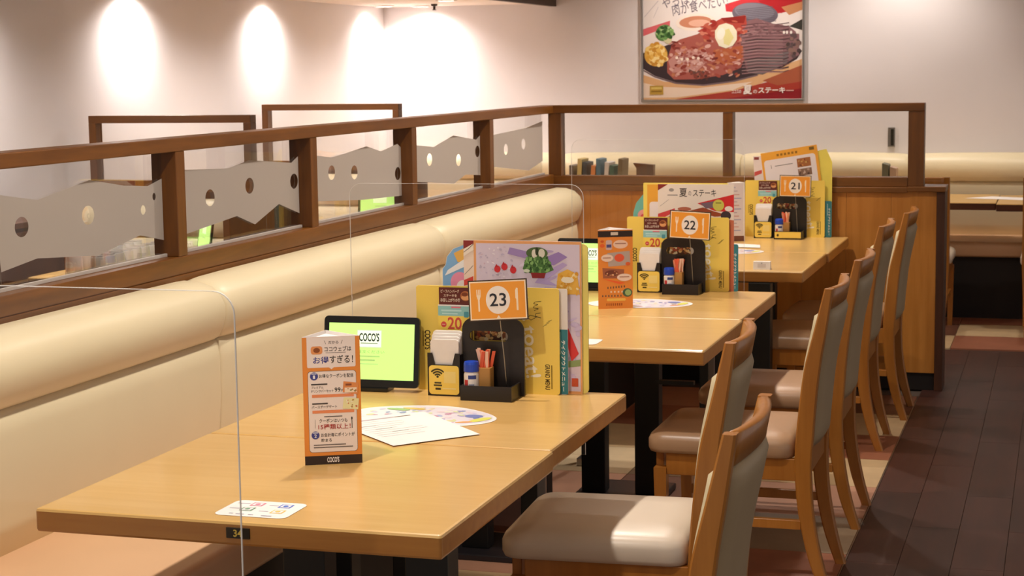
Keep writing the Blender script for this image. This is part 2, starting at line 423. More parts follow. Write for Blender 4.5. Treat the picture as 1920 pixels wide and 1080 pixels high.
for i, y in enumerate((6.2, 8.4, 10.2)):
    downlight(-3.55, y, ZS, 60, 'soffit downlight over the %s booth table' % ('nearest', 'middle', 'farthest')[i], 160, 1.0, 0.04, color=(1.0, 0.93, 0.88))
t = thing('sprinkler_head', (-3.84, 10.80, ZS), 'small dark sprinkler head hanging from the lowered ceiling', 'sprinkler')
bm = bmesh.new(); lathe(bm, [(0.022, 0), (0.02, -0.012), (0.008, -0.016), (0.008, -0.032)], n=12); link('body', bm, mat('dark_bronze', '3a2c22', 0.4, 0.6), t)
bm = bmesh.new(); lathe(bm, [(0.004, -0.032), (0.014, -0.036), (0.014, -0.039), (0.004, -0.039)], n=12); link('deflector', bm, MATS['dark_bronze'], t)

# ================================================================== PARTITIONS WITH GLASS
XR = -2.327; XB = -2.405; XG = -2.377; YP = 8.2
pt = thing('glazed_partition', (XR - 0.04, 5.2, 0), 'long walnut framed glass partition behind the cream bench', 'partition')
Y0 = 1.6
box('top_rail', (XB, Y0, 1.266), (XR, YP, 1.303), M_RAIL_Y, pt, 0.003, True)
box('bottom_rail', (XB, Y0, 0.926), (XR, YP, 0.976), M_RAIL_Y, pt, 0.003, True)
box('sill_rail', (XB, Y0, 0.86), (XR, YP, 0.926), M_RAIL_Y, pt, 0.003, True)
box('lower_panel', (XB + 0.005, Y0, 0.0), (XR - 0.012, YP, 0.86), M_DKPANEL, pt, 0, True)
pys = [2.56, 3.50, 4.44, 5.36, 6.30, 7.25]
for y in pys:
    box('post', (XB, y - 0.026, 0.976), (XR - 0.002, y + 0.026, 1.266), M_RAIL_Z, pt, 0.002, True)
kf = XG / XR
def F2(l): return [(y * kf, 1.48 + (z - 1.48) * kf) for y, z in l]
films = {
 0: (F2([(2.62, 1.19), (2.85, 1.215), (3.1, 1.18), (3.3, 1.2), (3.42, 1.205)]), F2([(3.42, 1.035), (3.2, 1.05), (2.9, 1.03), (2.62, 1.05)]), F2([(2.8, 1.13), (3.1, 1.12)]), (0.026, 0.026)),
 1: (F2([(3.52, 1.213), (3.705, 1.186), (3.946, 1.218), (4.114, 1.193), (4.24, 1.183), (4.344, 1.198)]), F2([(4.337, 1.032), (4.191, 1.057), (3.976, 1.026), (3.741, 1.044), (3.695, 1.048), (3.542, 1.032)]), F2([(3.634, 1.128), (3.933, 1.131), (4.212, 1.122), (4.274, 1.153)]), None),
 2: (F2([(4.43, 1.215), (4.72, 1.203), (4.862, 1.219), (5.168, 1.195), (5.27, 1.213)]), F2([(5.27, 1.032), (5.066, 1.073), (4.891, 1.025), (4.77, 1.06), (4.43, 1.035)]), F2([(4.601, 1.126), (4.862, 1.143), (5.215, 1.136)]), None),
 3: (F2([(5.33, 1.212), (5.488, 1.195), (5.614, 1.203), (5.803, 1.218), (5.94, 1.194), (6.107, 1.213), (6.19, 1.199)]), F2([(6.19, 1.022), (5.753, 1.035), (5.33, 1.061)]), F2([(5.489, 1.145), (5.688, 1.134), (6.15, 1.105)]), None),
 4: (F2([(6.28, 1.201), (6.498, 1.184), (6.732, 1.219), (7.02, 1.19), (7.13, 1.205)]), F2([(7.13, 1.041), (6.879, 1.055), (6.735, 1.028), (6.28, 1.063)]), F2([(6.449, 1.138), (6.791, 1.118), (7.08, 1.141)]), None),
 5: (F2([(7.22, 1.2), (7.739, 1.213), (8.0, 1.235)]), F2([(8.0, 1.051), (7.772, 1.019), (7.22, 1.068)]), F2([(7.429, 1.131), (7.694, 1.143)]), None)}
for i in range(6):
    ya = pys[i] + 0.026; yb = (pys[i + 1] - 0.026) if i < 5 else YP - 0.02
    g = box('glass_pane', (XG - 0.003, ya, 0.976), (XG + 0.003, yb, 1.266), M_GLASS, pt, 0, True)
    top, bot, holes, _ = films[i]
    cl = lambda l: [(min(max(y, ya + 0.002), yb - 0.002), z) for y, z in l]
    hs = []
    for k, (hy, hz) in enumerate(holes):
        rr = (0.030, 0.0245) if not (i == 1 and k >= 2) else (0.013, 0.013)
        if i == 1 and k == 3: rr = (0.009, 0.010)
        hy = min(max(hy, ya + rr[0] + 0.008), yb - rr[0] - 0.008)
        hs.append(ell(hy, hz, rr[0], rr[1], 20))
    bm = bmesh.new(); extr_holes(bm, cl(top) + cl(bot), hs, lambda u, v, d: (d, u, v), XG + 0.0032, XG + 0.0037)
    link('frosted_film', bm, M_FILM, g, True)
    box('glazing_bead', (XG + 0.003, ya, 0.976), (XG + 0.012, yb, 0.985), M_BEAD, pt, 0.001, True)

p2 = thing('glazed_partition', (-1.42, YP + 0.04, 0), 'walnut framed glass partition across the far end of the bench', 'partition')
YQ = YP + 0.075
box('top_rail', (XB, YP, 1.266), (-0.603, YQ, 1.303), M_RAIL_X, p2, 0.003, True)
box('bottom_rail', (XB, YP, 0.926), (-0.674, YQ, 0.97), M_RAIL_X, p2, 0.003, True)
box('ledge', (XB, YP - 0.012, 0.900), (-0.674, YQ, 0.926), M_RAIL_X, p2, 0.003, True)
box('ledge', (-0.674, YP - 0.012, 0.905), (-0.505, YQ + 0.1, 0.929), M_RAIL_X, p2, 0.003, True)
for x0, x1, zb in ((-2.353, -2.290, 0.97), (-1.514, -1.468, 0.97), (-0.674, -0.603, 0.929)):
    box('post', (x0, YP + 0.002, zb), (x1, YQ, 1.266), M_RAIL_Z, p2, 0.002, True)
for x0, x1 in ((-2.290, -1.514), (-1.468, -0.674)):
    box('glass_pane', (x0, YQ - 0.03, 0.97), (x1, YQ - 0.024, 1.266), M_GLASS, p2, 0, True)
bw = (2.353 - 0.545) / 9
for i in range(9):
    box('oak_board', (-2.353 + i * bw + 0.0004, YP + 0.01, 0.08), (-2.353 + (i + 1) * bw - 0.0004, YP + 0.03, 0.905), M_PANEL, p2, 0.0006, True, 1)
box('panel_core', (-2.353, YP + 0.03, 0.08), (-0.545, YQ + 0.09, 0.905), M_DKPANEL, p2, 0, True)
box('end_post', (-0.545, YP + 0.0, 0.0), (-0.508, YQ + 0.095, 0.905), M_DKPANEL, p2, 0.002, True)
box('plinth', (-2.353, YP + 0.02, 0.0), (-0.545, YQ + 0.09, 0.08), M_DARKBASE, p2, 0, True)

# ================================================================== BENCHES
def bench_profile(kind):
    if kind == 'roll':
        P = [(-0.115, 0.757), (0.0, 0.757), (0.012, 0.765), (0.026, 0.79), (0.034, 0.82), (0.034, 0.85), (0.022, 0.88), (-0.004, 0.903), (-0.045, 0.916), (-0.085, 0.918), (-0.108, 0.91), (-0.115, 0.89)]
    elif kind == 'back':
        P = [(-0.115, 0.43), (-0.008, 0.43), (0.004, 0.50), (0.012, 0.60), (0.012, 0.70), (0.006, 0.742), (-0.004, 0.755), (-0.115, 0.755)]
    return P
def cushion(name, prof, a, b, fmap, m, parent, puff=0.008, n=14):
    """swept cushion between a and b with pulled-in ends"""
    bm = bmesh.new(); rings = []
    cu = sum(p[0] for p in prof) / len(prof); cv = sum(p[1] for p in prof) / len(prof)
    ts = [0, 0.004, 0.012, 0.03] + [0.03 + 0.94 * (i + 1) / n for i in range(n)] + [0.988, 0.996, 1]
    for t in ts:
        e = min(t, 1 - t) * (b - a); k = 1 - 0.10 * math.exp(-(e / 0.018))
        q = puff * (4 * t * (1 - t)) ** 0.5
        ring = []
        for u, v in prof:
            du = 1 if u > -0.1 else 0
            uu = -0.115 + (u + 0.115) * k + q * du * 0.6
            vv = v + (q * 0.5 if v > 0.88 else 0) - (0.010 * math.exp(-(e / 0.02)) if v > 0.86 else 0)
            ring.append(bm.verts.new(fmap(uu, vv, a + t * (b - a))))
        rings.append(ring)
    m_ = len(prof)
    for r0, r1 in zip(rings, rings[1:]):
        for i in range(m_): bm.faces.new((r0[i], r0[(i + 1) % m_], r1[(i + 1) % m_], r1[i]))
    bm.faces.new(rings[0][::-1]); bm.faces.new(rings[-1])
    return link(name, bm, m, parent, True, True)
XBK = -2.208
bn = thing('bench_seat', (-1.98, 4.9, 0), 'long cream padded bench with tan seat running along the left partition', 'bench')
fm = lambda u, v, d: (XBK + u, d, v)
for a, b in ((1.7, 4.40), (4.402, 6.215), (6.217, 8.185)):
    cushion('back_roll', bench_profile('roll'), a, b, fm, M_CREAM, bn)
    cushion('backrest', bench_profile('back'), a, b, fm, M_CREAM, bn, 0.004)
    bm = bmesh.new(); addbox(bm, (-2.32, a + 0.001, 0.335), (-1.757, b - 0.001, 0.43)); bmesh.ops.bevel(bm, geom=list(bm.edges), offset=0.02, segments=4, affect='EDGES', profile=0.5)
    link('seat_cushion', bm, M_SEATTAN, bn, True, True)
box('base', (-2.32, 1.7, 0.0), (-1.80, 8.185, 0.335), M_DARKBASE, bn, 0, True)
bb = thing('bench_seat', (-1.6, 10.9, 0), 'cream padded bench running along the back wall under the poster', 'bench')
fb = lambda u, v, d: (d, YB - 0.12 - u, v + 0.012)
edges = [-4.32, -3.1, -1.93, -0.9, 0.25, 1.4]
for a, b in zip(edges, edges[1:]):
    cushion('back_roll', bench_profile('roll'), a, b - 0.002, fb, M_CREAM, bb, 0.02)
    cushion('backrest', bench_profile('back'), a, b - 0.002, fb, M_CREAM, bb, 0.004)
    bm = bmesh.new(); addbox(bm, (a, YB - 0.60, 0.36), (b - 0.002, YB - 0.02, 0.45)); bmesh.ops.bevel(bm, geom=list(bm.edges), offset=0.02, segments=3, affect='EDGES', profile=0.5)
    link('seat_cushion', bm, M_SEATTAN, bb, True, True)
box('base', (-4.32, YB - 0.55, 0.0), (1.4, YB - 0.02, 0.36), M_DARKBASE, bb, 0, True)

# ================================================================== TABLES
def pedestal(t, cx, cy_, gap, ztop, pl=(-0.10, 0.17)):
    for s_ in (-1, 1):
        box('post', (cx + s_ * gap / 2 - 0.0425, cy_ - 0.03, 0.02), (cx + s_ * gap / 2 + 0.0425, cy_ + 0.03, ztop), M_BLACK, t, 0.003, True)
    box('base_plate', (cx - gap / 2 - 0.06, cy_ + pl[0], 0.0), (cx + gap / 2 + 0.06, cy_ + pl[1], 0.02), M_PLATE, t, 0.004, True)
    box('mounting_plate', (cx - gap / 2 - 0.07, cy_ - 0.03, ztop), (cx + gap / 2 + 0.07, cy_ + 0.12, ztop + 0.004), M_BLACK, t, 0, True)
def table(x0, x1, y0, y1, label, pcx=None, pcy=None, gap=0.19, group='dining tables along the bench', edge=None, zt=0.70, th=0.042, pl=(-0.10, 0.17)):
    edge = edge or M_TEDGE_SHADE
    t = thing('dining_table', ((x0 + x1) / 2, (y0 + y1) / 2, 0), label, 'table', group)
    e = 0.0025
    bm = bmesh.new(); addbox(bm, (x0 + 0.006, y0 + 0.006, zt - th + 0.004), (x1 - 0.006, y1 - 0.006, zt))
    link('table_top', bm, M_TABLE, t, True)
    bm = bmesh.new(); o = rrect(x0, y0, x1, y1, 0.006, 4); i = rrect(x0 + 0.006, y0 + 0.006, x1 - 0.006, y1 - 0.006, 0.001, 4)
    n = len(o)
    lv = [[(p[0] + (q[0] - p[0]) * k, p[1] + (q[1] - p[1]) * k, z) for p, q in zip(o, i)] for k, z in ((1, zt - th), (0.3, zt - th), (0, zt - th + 0.004), (0, zt - 0.005), (0.3, zt - 0.001), (1, zt + 0.0002))]
    rs = [[bm.verts.new(v) for v in l] for l in lv]
    for q, (a, b) in enumerate(zip(rs, rs[1:] + rs[:1])):
        for k in range(n): bm.faces.new((a[k], a[(k + 1) % n], b[(k + 1) % n], b[k])).material_index = 1 if q >= 3 else 0
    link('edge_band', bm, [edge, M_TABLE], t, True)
    pedestal(t, (x0 + x1) / 2 if pcx is None else pcx, (y0 + y1) / 2 if pcy is None else pcy, gap, zt - th - 0.004, pl)
    return t
t34 = table(-1.770, -0.989, 2.768, 3.4612, 'nearest beech table with the brass 34 plate on its front edge', -1.225, 3.03, 0.245)
t23 = table(-1.770, -0.995, 3.463, 4.128, 'beech table holding the number 23 card and the near tablet', -1.56, 3.9)
t22a = table(-1.715, -0.938, 4.806, 5.4262, 'beech table in front of the number 22 table', -1.607, 5.1)
t22 = table(-1.715, -0.945, 5.428, 6.128, 'beech table holding the number 22 card', -1.44, 5.90, 0.19)
t21a = table(-1.715, -0.938, 6.750, 7.4574, 'beech table in front of the number 21 table with a white sign at its edge', -1.20, 6.784, 0.19, pl=(-0.13, 0.04))
t21 = table(-1.715, -0.930, 7.459, 8.165, 'beech table holding the number 21 card against the far partition', -1.33, 7.75)
plate = box('number_plate', (-1.388, 2.7655, 0.671), (-1.343, 2.7682, 0.690), M_PINKTR, t34, 0.0005, True, 1)
b34 = base_of(t34)
Print().text('34', -15, -6.5, 15, 6.5, 'd8b848', 1, 0.02, keep=True).build('engraved_number', plate, Vector((-1.3655, 2.7654, 0.6805)) - b34, (1, 0, 0), (0, -1, 0), sc=0.001)

# ================================================================== CHAIRS (facing -x, origin on the floor under the seat)
STILE = smoothtab([(0.0, 0.258), (0.10, 0.226), (0.22, 0.202), (0.33, 0.193), (0.41, 0.194), (0.54, 0.204), (0.645, 0.216), (0.75, 0.237), (0.868, 0.260)], 32)
SW = [(0, 0.030), (0.1, 0.038), (0.33, 0.046), (0.45, 0.049), (0.645, 0.044), (0.75, 0.035), (0.868, 0.024)]
def sx(z): return interp(STILE, z)
def make_chair(name, label, group, seatm):
    t = thing(name, (0, 0, 0), label, 'chair', group)
    for s_ in (-1, 1):
        bm = bmesh.new(); rings = []
        for z, x in STILE:
            w = interp(SW, z); yo = 0.198 if z > 0.4 else 0.198 - 0.02 * (0.4 - z) / 0.4
            yi = yo - 0.030
            zz = z
            rings.append([bm.verts.new(v) for v in ((x - w / 2, s_ * yi, zz), (x + w / 2, s_ * yi, zz), (x + w / 2, s_ * yo, zz), (x - w / 2, s_ * yo, zz))])
        for a, b in zip(rings, rings[1:]):
            for k in range(4): bm.faces.new((a[k], a[(k + 1) % 4], b[(k + 1) % 4], b[k]))
        bm.faces.new(rings[0][::-1]); bm.faces.new(rings[-1])
        bmesh.ops.recalc_face_normals(bm, faces=bm.faces)
        eg = [e for e in bm.edges if abs(e.verts[0].co.z - e.verts[1].co.z) > 1e-4]
        bmesh.ops.bevel(bm, geom=eg, offset=0.004, segments=1, affect='EDGES')
        link('back_leg', bm, M_CHWOOD, t)
        bm = bmesh.new(); a0 = 0.018; rr = []
        for z, h in ((0, 0.013), (0.33, 0.018), (0.345, 0.018)):
            cx, cyy = -0.213 + 0.004 * (1 - z / 0.345), s_ * 0.182
            rr.append([bm.verts.new((cx + i_ * h, cyy + j_ * h, z)) for i_, j_ in ((-1, -1), (1, -1), (1, 1), (-1, 1))])
        for a, b in zip(rr, rr[1:]):
            for k in range(4): bm.faces.new((a[k], a[(k + 1) % 4], b[(k + 1) % 4], b[k]))
        bm.faces.new(rr[0][::-1]); bm.faces.new(rr[-1])
        link('front_leg', bm, M_CHWOOD, t)
        box('side_apron', (-0.196, s_ * 0.182 - 0.011, 0.325), (0.172, s_ * 0.182 + 0.011, 0.388), M_CHWOOD, t, 0.002)
        box('side_stretcher', (-0.198, s_ * 0.178 - 0.009, 0.185), (0.186, s_ * 0.178 + 0.009, 0.212), M_CHWOOD, t, 0.002)
    box('front_apron', (-0.231, -0.165, 0.325), (-0.209, 0.165, 0.388), M_CHWOOD, t, 0.002)
    box('rear_apron', (0.172, -0.168, 0.335), (0.206, 0.168, 0.410), M_CHWOOD, t, 0.002)
    # crest rail: bowed backwards, top dips in the middle
    bm = bmesh.new(); n = 16; G = []
    for j in range(n + 1):
        u = -1 + 2 * j / n; bow = 0.022 * (1 - u * u)
        row = []
        zt = 0.868; zb = 0.806 + 0.010 * (1 - u * u)
        for z, side in ((zb, -1), ((zb + zt) / 2, -1), (zt - 0.004, -1), (zt, -0.5), (zt, 0.5), (zt - 0.004, 1), ((zb + zt) / 2, 1), (zb, 1)):
            row.append(bm.verts.new((sx(z) + bow + side * 0.0115, u * 0.170, z)))
        G.append(row)
    for a, b in zip(G, G[1:]):
        for k in range(8): bm.faces.new((a[k], a[(k + 1) % 8], b[(k + 1) % 8], b[k]))
    bm.faces.new(G[0][::-1]); bm.faces.new(G[-1])
    link('crest_rail', bm, M_CHWOOD, t, False, True)
    # upholstered back: front pad and rear cover
    for nm, sgn, m_ in (('back_pad', -1, M_CHPAD), ('back_cover', 1, M_CHVINYL)):
        bm = bmesh.new(); nu, nv = 14, 16; A = []; B = []
        for j in range(nv + 1):
            ra, rb = [], []
            for i in range(nu + 1):
                u = -1 + 2 * i / nu; bow = 0.022 * (1 - u * u)
                zt = 0.806 + 0.010 * (1 - u * u) - 0.0005; zb = 0.412 + (0.002 if sgn > 0 else 0.050)
                v = j / nv; z = zb + (zt - zb) * v
                ed = min(1, min(1 - abs(u), 1) / 0.12) if abs(u) < 1 else 0
                ev = min(1, min(v, 1 - v) / 0.06)
                th = (0.008 + (0.030 if sgn < 0 else 0.012) * math.sin(ed * PI / 2) * math.sin(ev * PI / 2))
                x = sx(z) + bow * 0.8 + 0.004
                ra.append(bm.verts.new((x + sgn * th, u * 0.1675, z))); rb.append(bm.verts.new((x + sgn * 0.0005, u * 0.1675, z)))
            A.append(ra); B.append(rb)
        for g_ in (A, B):
            for j in range(nv):
                for i in range(nu): bm.faces.new((g_[j][i], g_[j][i + 1], g_[j + 1][i + 1], g_[j + 1][i]))
        for j in range(nv):
            for i in (0, nu): bm.faces.new((A[j][i], A[j + 1][i], B[j + 1][i], B[j][i]))
        for i in range(nu):
            for j in (0, nv): bm.faces.new((A[j][i], A[j][i + 1], B[j][i + 1], B[j][i]))
        link(nm, bm, m_, t, False, True)
    # seat cushion
    bm = bmesh.new(); rings = []
    for ins, z in ((0.02, 0.386), (0.004, 0.390), (0.0, 0.400), (0.0, 0.425), (0.006, 0.438), (0.022, 0.448), (0.055, 0.454), (0.11, 0.457)):
        o = rrect(-0.252 + ins, -0.208 + ins, 0.168 - ins * 0.6, 0.208 - ins, max(0.045 - ins * 0.3, 0.012), 6)
        rings.append([bm.verts.new((x, y, z)) for x, y in o])
    for a, b in zip(rings, rings[1:]):
        for k in range(len(a)): bm.faces.new((a[k], a[(k + 1) % len(a)], b[(k + 1) % len(b)], b[k]))
    bm.faces.new(rings[0][::-1]); bm.faces.new(rings[-1])
    link('seat', bm, seatm, t, False, True)
    return t
def copy_tree(o, parent=None):
    c_ = o.copy(); COL.objects.link(c_)
    if parent is not None: c_.parent = parent
    for ch in list(o.children): copy_tree(ch, c_)
    return c_
GR = 'wooden dining chairs along the tables'
chA = make_chair('dining_chair', 'nearest beech chair, only its padded back in view beside the 34 table', GR, M_SEAT)
spots = [(-0.785, 3.10, 0.0, None, None),
         (-0.942, 3.90, 0.06, 'second nearest beech chair, cream seat pushed under the number 23 table', M_SEAT),
         (-0.870, 5.09, 0.0, 'third beech chair from the camera, beside the bare table before number 22', M_SEATSHADE),
         (-0.872, 5.83, 0.0, 'fourth beech chair from the camera, beside the number 22 table', M_SEATSHADE),
         (-0.915, 7.03, 0.0, 'fifth beech chair from the camera, seat in shaded brown beside the white sign', M_SEATSHADE),
         (-0.875, 7.66, 0.0, 'farthest beech chair in the row, against the oak end panel', M_SEATSHADE)]
for i, (x, y, rz, lb, sm) in enumerate(spots):
    o = chA if i == 0 else copy_tree(chA)
    o.location = (x, y, 0); o.rotation_euler = (0, 0, rz)
    if i == 1: o.scale = (1, 1, 1.03)
    if lb: o['label'] = lb
    if sm is M_SEATSHADE:
        for ch in o.children:
            if ch.name.split('.')[0] == 'seat':
                ch.data = ch.data.copy(); ch.data.materials[0] = M_SEATSHADE
for i, x in enumerate((-0.785, -0.010)):
    o = copy_tree(chA); o.location = (x, 10.12, 0); o.rotation_euler = (0, 0, -PI / 2)
    o['label'] = ['dark chair by the back wall tables, half hidden by the far partition', 'dark chair by the back wall cut by the right picture edge'][i]
    o['group'] = 'chairs at the back wall tables'
# ================================================================== THINGS ON THE TABLES
ZT = 0.70
INK = '2a2a33'
def card(name, parent, x0, x1, y0, y1, z0, z1, m, r=0.0, corners=(1, 1, 1, 1)):
    """upright card in the xz plane, local to parent"""
    bm = bmesh.new(); pts = rrect(x0, z0, x1, z1, r, 4, corners) if r else [(x0, z0), (x1, z0), (x1, z1), (x0, z1)]
    extr(bm, pts, lambda u, v, d: (u, d, v), y0, y1)
    return link(name, bm, m, parent)
def fork_knife(P, cx, cy_, dx, h, col):
    x = cx - dx
    P.rect(x - 2, cy_ - h * 0.1, x + 2, cy_ + h * 0.5, col, 3, 1.5)
    P.poly([(x - 5, cy_ - h * 0.5), (x - 3, cy_ - h * 0.5), (x - 2.2, cy_ - h * 0.25), (x - 1, cy_ - h * 0.25), (x - 1, cy_ - h * 0.5), (x + 1, cy_ - h * 0.5), (x + 1, cy_ - h * 0.25), (x + 2.2, cy_ - h * 0.25), (x + 3, cy_ - h * 0.5), (x + 5, cy_ - h * 0.5), (x + 5, cy_ - h * 0.2), (x + 2, cy_ - h * 0.02), (x - 2, cy_ - h * 0.02), (x - 5, cy_ - h * 0.2)], col, 3)
    x = cx + dx
    P.poly([(x - 2, cy_ + h * 0.5), (x - 2, cy_), (x - 4, cy_ - h * 0.05), (x - 4, cy_ - h * 0.4), (x - 1, cy_ - h * 0.52), (x + 2.5, cy_ - h * 0.5), (x + 2.5, cy_ + h * 0.5)], col, 3)

def caddy_set(num, ox, oy, T):
    """everything standing in and around the condiment caddy of one table; local origin = front left foot of the tray"""
    W = 'on the %s laid table' % {23: 'nearest', 22: 'middle', 21: 'farthest'}[num]
    # --- caddy: tray + upright panel with a hand slot
    t = thing('condiment_caddy', (ox, oy, ZT), 'black plastic condiment caddy with hand slot %s' % W, 'caddy', 'condiment caddies')
    bm = bmesh.new()
    addbox(bm, (0, 0, 0), (0.127, 0.115, 0.004)); addbox(bm, (0, 0, 0.004), (0.127, 0.004, 0.036)); addbox(bm, (0, 0.004, 0.004), (0.004, 0.115, 0.036)); addbox(bm, (0.123, 0.004, 0.004), (0.127, 0.115, 0.036))
    link('tray', bm, M_BLKPLAST, t)
    bm = bmesh.new()
    extr_holes(bm, rrect(-0.018, 0.002, 0.137, 0.188, 0.028, 6, (0, 1, 1, 0)), [rrect(0.0, 0.132, 0.097, 0.157, 0.0122, 6)[::-1]], lambda u, v, d: (u, d, v), 0.074, 0.079)
    link('upright_panel', bm, M_BLKPLAST, t)
    if num == 21:
        st = card('yellow_sticker', t, 0.004, 0.122, -0.0008, -0.0001, 0.006, 0.034, M_YELLOW)
        Print().ell(14, 15, 5, 6, '4a3a16').rect(30, 26, 112, 26.6, 'c9a030').build('sticker_print', st, (0.004, -0.0009, 0.034), (1, 0, 0), (0, -1, 0), sc=0.001)
    # printed food strip showing behind the slot
    # --- salt shaker
    b = thing('salt_shaker', (ox + 0.020, oy + 0.026, ZT + 0.0042), 'small glass shaker with blue cap in the caddy %s' % W, 'shaker', 'blue capped shakers')
    bm = bmesh.new(); lathe(bm, [(0.017, 0), (0.018, 0.003), (0.018, 0.056), (0.0155, 0.062)], n=20); link('body', bm, M_WHITE, b, False, False)
    bm = bmesh.new(); lathe(bm, [(0.0182, 0.0625), (0.0185, 0.064), (0.0182, 0.080), (0.0165, 0.086), (0.012, 0.087)], n=24); link('cap', bm, M_BLUECAP, b, False, False)
    bm = bmesh.new()
    P = Print()
    n = 10
    for k, (a0, a1, z0, z1, cl) in enumerate(((-2.35, -1.75, 0.012, 0.044, 'c8343a'), (-1.7, -0.6, 0.046, 0.055, '2c3f86'), (-1.6, -0.8, 0.020, 0.024, '9aa0b8'), (-1.6, -0.9, 0.030, 0.034, '9aa0b8'))):
        vs = []
        for i in range(n + 1):
            a = a0 + (a1 - a0) * i / n; r = 0.0183
            vs.append((r * math.cos(a), r * math.sin(a), z0)); vs.append((r * math.cos(a), r * math.sin(a), z1))
        me = bpy.data.meshes.new('label_print'); me.from_pydata(vs, [], [(2 * i, 2 * i + 2, 2 * i + 3, 2 * i + 1) for i in range(n)]); me.materials.append(mat('label_' + cl, cl, 0.5))
        inst('label_print', me, b)
    # --- cup of sugar sticks
    cpos = (ox + 0.049, oy + 0.045, ZT + 0.0042)
    c_ = thing('stick_cup', cpos, 'small tan cup holding sugar sticks %s' % W, 'cup', 'sugar stick cups')
    bm = bmesh.new(); extr(bm, rrect(-0.0165, -0.0165, 0.0165, 0.0165, 0.004, 3), lambda u, v, d: (u, v, d), 0, 0.07); link('cup', bm, M_TANCUP, c_)
    rg = random.Random(num)
    sm = [mat('stick_' + q, q, 0.5, var=0.1) for q in ('e0603c', 'ec9a70', 'dc5834', 'f0c4a8')]
    for k in range(12):
        a = rg.uniform(-0.05, 0.05); px = rg.uniform(-0.013, 0.013); py = rg.uniform(-0.010, 0.010)
        s_ = thing('sugar_stick', (cpos[0] + px, cpos[1] + py, ZT + 0.0745), 'orange and white paper sugar stick in the cup %s' % W, 'sugar stick', 'sugar sticks %s' % W)
        bm = bmesh.new(); dx = a * 0.25
        vs = [bm.verts.new((i_ * 0.004 + (dx * z / 0.05), j_ * 0.0012, z)) for z in (0, 0.043 + rg.uniform(-0.006, 0.004)) for i_, j_ in ((-1, -1), (1, -1), (1, 1), (-1, 1))]
        for f in ((0, 1, 5, 4), (1, 2, 6, 5), (2, 3, 7, 6), (3, 0, 4, 7), (3, 2, 1, 0), (4, 5, 6, 7)): bm.faces.new([vs[q] for q in f])
        link('wrapper', bm, sm[k % 4], s_)
    # --- napkin holder
    h = thing('napkin_holder', (ox - 0.098, oy + 0.046, ZT), 'black napkin holder with yellow wireless sign %s' % W, 'holder', 'napkin holders')
    bm = bmesh.new()
    extr(bm, [(0, 0), (0.082, 0), (0.082, 0.104), (0.070, 0.104), (0.063, 0.076), (0.019, 0.076), (0.012, 0.104), (0, 0.104)], lambda u, v, d: (u, d, v), 0.0, 0.003)
    addbox(bm, (0, 0.003, 0), (0.003, 0.052, 0.10)); addbox(bm, (0.079, 0.003, 0), (0.082, 0.052, 0.10)); addbox(bm, (0.003, 0.003, 0), (0.079, 0.052, 0.003)); addbox(bm, (0.003, 0.049, 0.003), (0.079, 0.052, 0.10))
    link('holder_box', bm, M_BLKPLAST, h)
    w_ = card('wireless_sign', h, 0.004, 0.080, -0.0018, -0.0002, 0.004, 0.074, M_YELLOW, 0.008)
    P = Print()
    for k, r in enumerate((9, 15, 21)): P.arc(22, 30, r, -PI / 2 - 0.85, -PI / 2 + 0.85, 4, '3a3312', 1)
    P.ell(22, 27, 3, 3, '3a3312', 1).rect(14, 40, 31, 44, '4a4220', 1).rect(12, 46, 33, 50, '4a4220', 1).rect(16, 54, 30, 59, '3a3312', 1, 1)
    P.rect(38, 14, 68, 42, 'f2dc86', 1).rect(34, 54, 68, 57, 'f4e4a0', 1)
    P.build('sign_print', w_, (0.004, -0.0019, 0.074), (1, 0, 0), (0, -1, 0), sc=0.001)
    nk = thing('napkin_stack', (ox - 0.093, oy + 0.052, ZT + 0.0042), 'white paper napkins in the black holder %s' % W, 'napkins', 'napkin stacks')
    for k in range(4):
        hgt = 0.150 - 0.006 * (3 - k); card('napkin', nk, -0.001 if k > 1 else 0.001, 0.0725, k * 0.0085 + 0.0002, k * 0.0085 + 0.0075, 0.0, hgt, M_NAPKIN, 0.008, (0, 1, 1, 0))
    # --- coupon cards standing in the holder's back pocket
    cd = thing('coupon_card', (ox - 0.088, oy + 0.0900 , ZT), 'tall coupon card with maroon top and large red 20 %s' % W, 'card', 'coupon cards')
    body = card('card_board', cd, 0, 0.084, 0.0118, 0.0130, 0.0, 0.214, M_WHITE)
    topc = card('maroon_card', cd, 0.002, 0.086, 0.0134, 0.0146, 0.0, 0.256, mat('maroon_card', '5e1e1a', 0.45))
    P = Print()
    P.rect(0, 3, 84, 27, '8fc7c6', 1).rect(0, 27, 84, 214, 'f3d55c', 1).rect(34, 4, 58, 8, 'd8788a', 2).rect(8, 12, 60, 16, 'b8dede', 2).rect(10, 20, 50, 23, 'b8dede', 2)
    P.ell(14, 48, 7, 7, 'd64a4a', 2).text('20', 24, 30, 60, 60, 'd0503f', 2, 0.02).text('%', 63, 44, 76, 58, 'd4584a', 2, 0.01).rect(66, 16, 78, 30, '4a9aa8', 2, 2)
    P.rect(10, 47.4, 18, 48.6, 'f7e9d0', 3)
    P.build('coupon_print', body, (0, 0.0117, 0.214), (1, 0, 0), (0, -1, 0), sc=0.001)
    P = Print(); P.text('ビーフハンバーグ', 5, 5, 52, 13, 'f0ddc8', 1).text('ステーキを', 12, 16, 46, 23, 'f0ddc8', 1).text('お召し上がりの皆', 4, 26, 54, 35, 'f6e8d6', 1, 0.012)
    P.ell(68, 20, 13, 12, 'b56b3a', 1).ell(68, 24, 11, 6, 'dca06a', 2).ell(66, 16, 8, 5, '7a3a1c', 2)
    P.build('coupon_print', topc, (0.002, 0.0133, 0.256), (1, 0, 0), (0, -1, 0), sc=0.001)
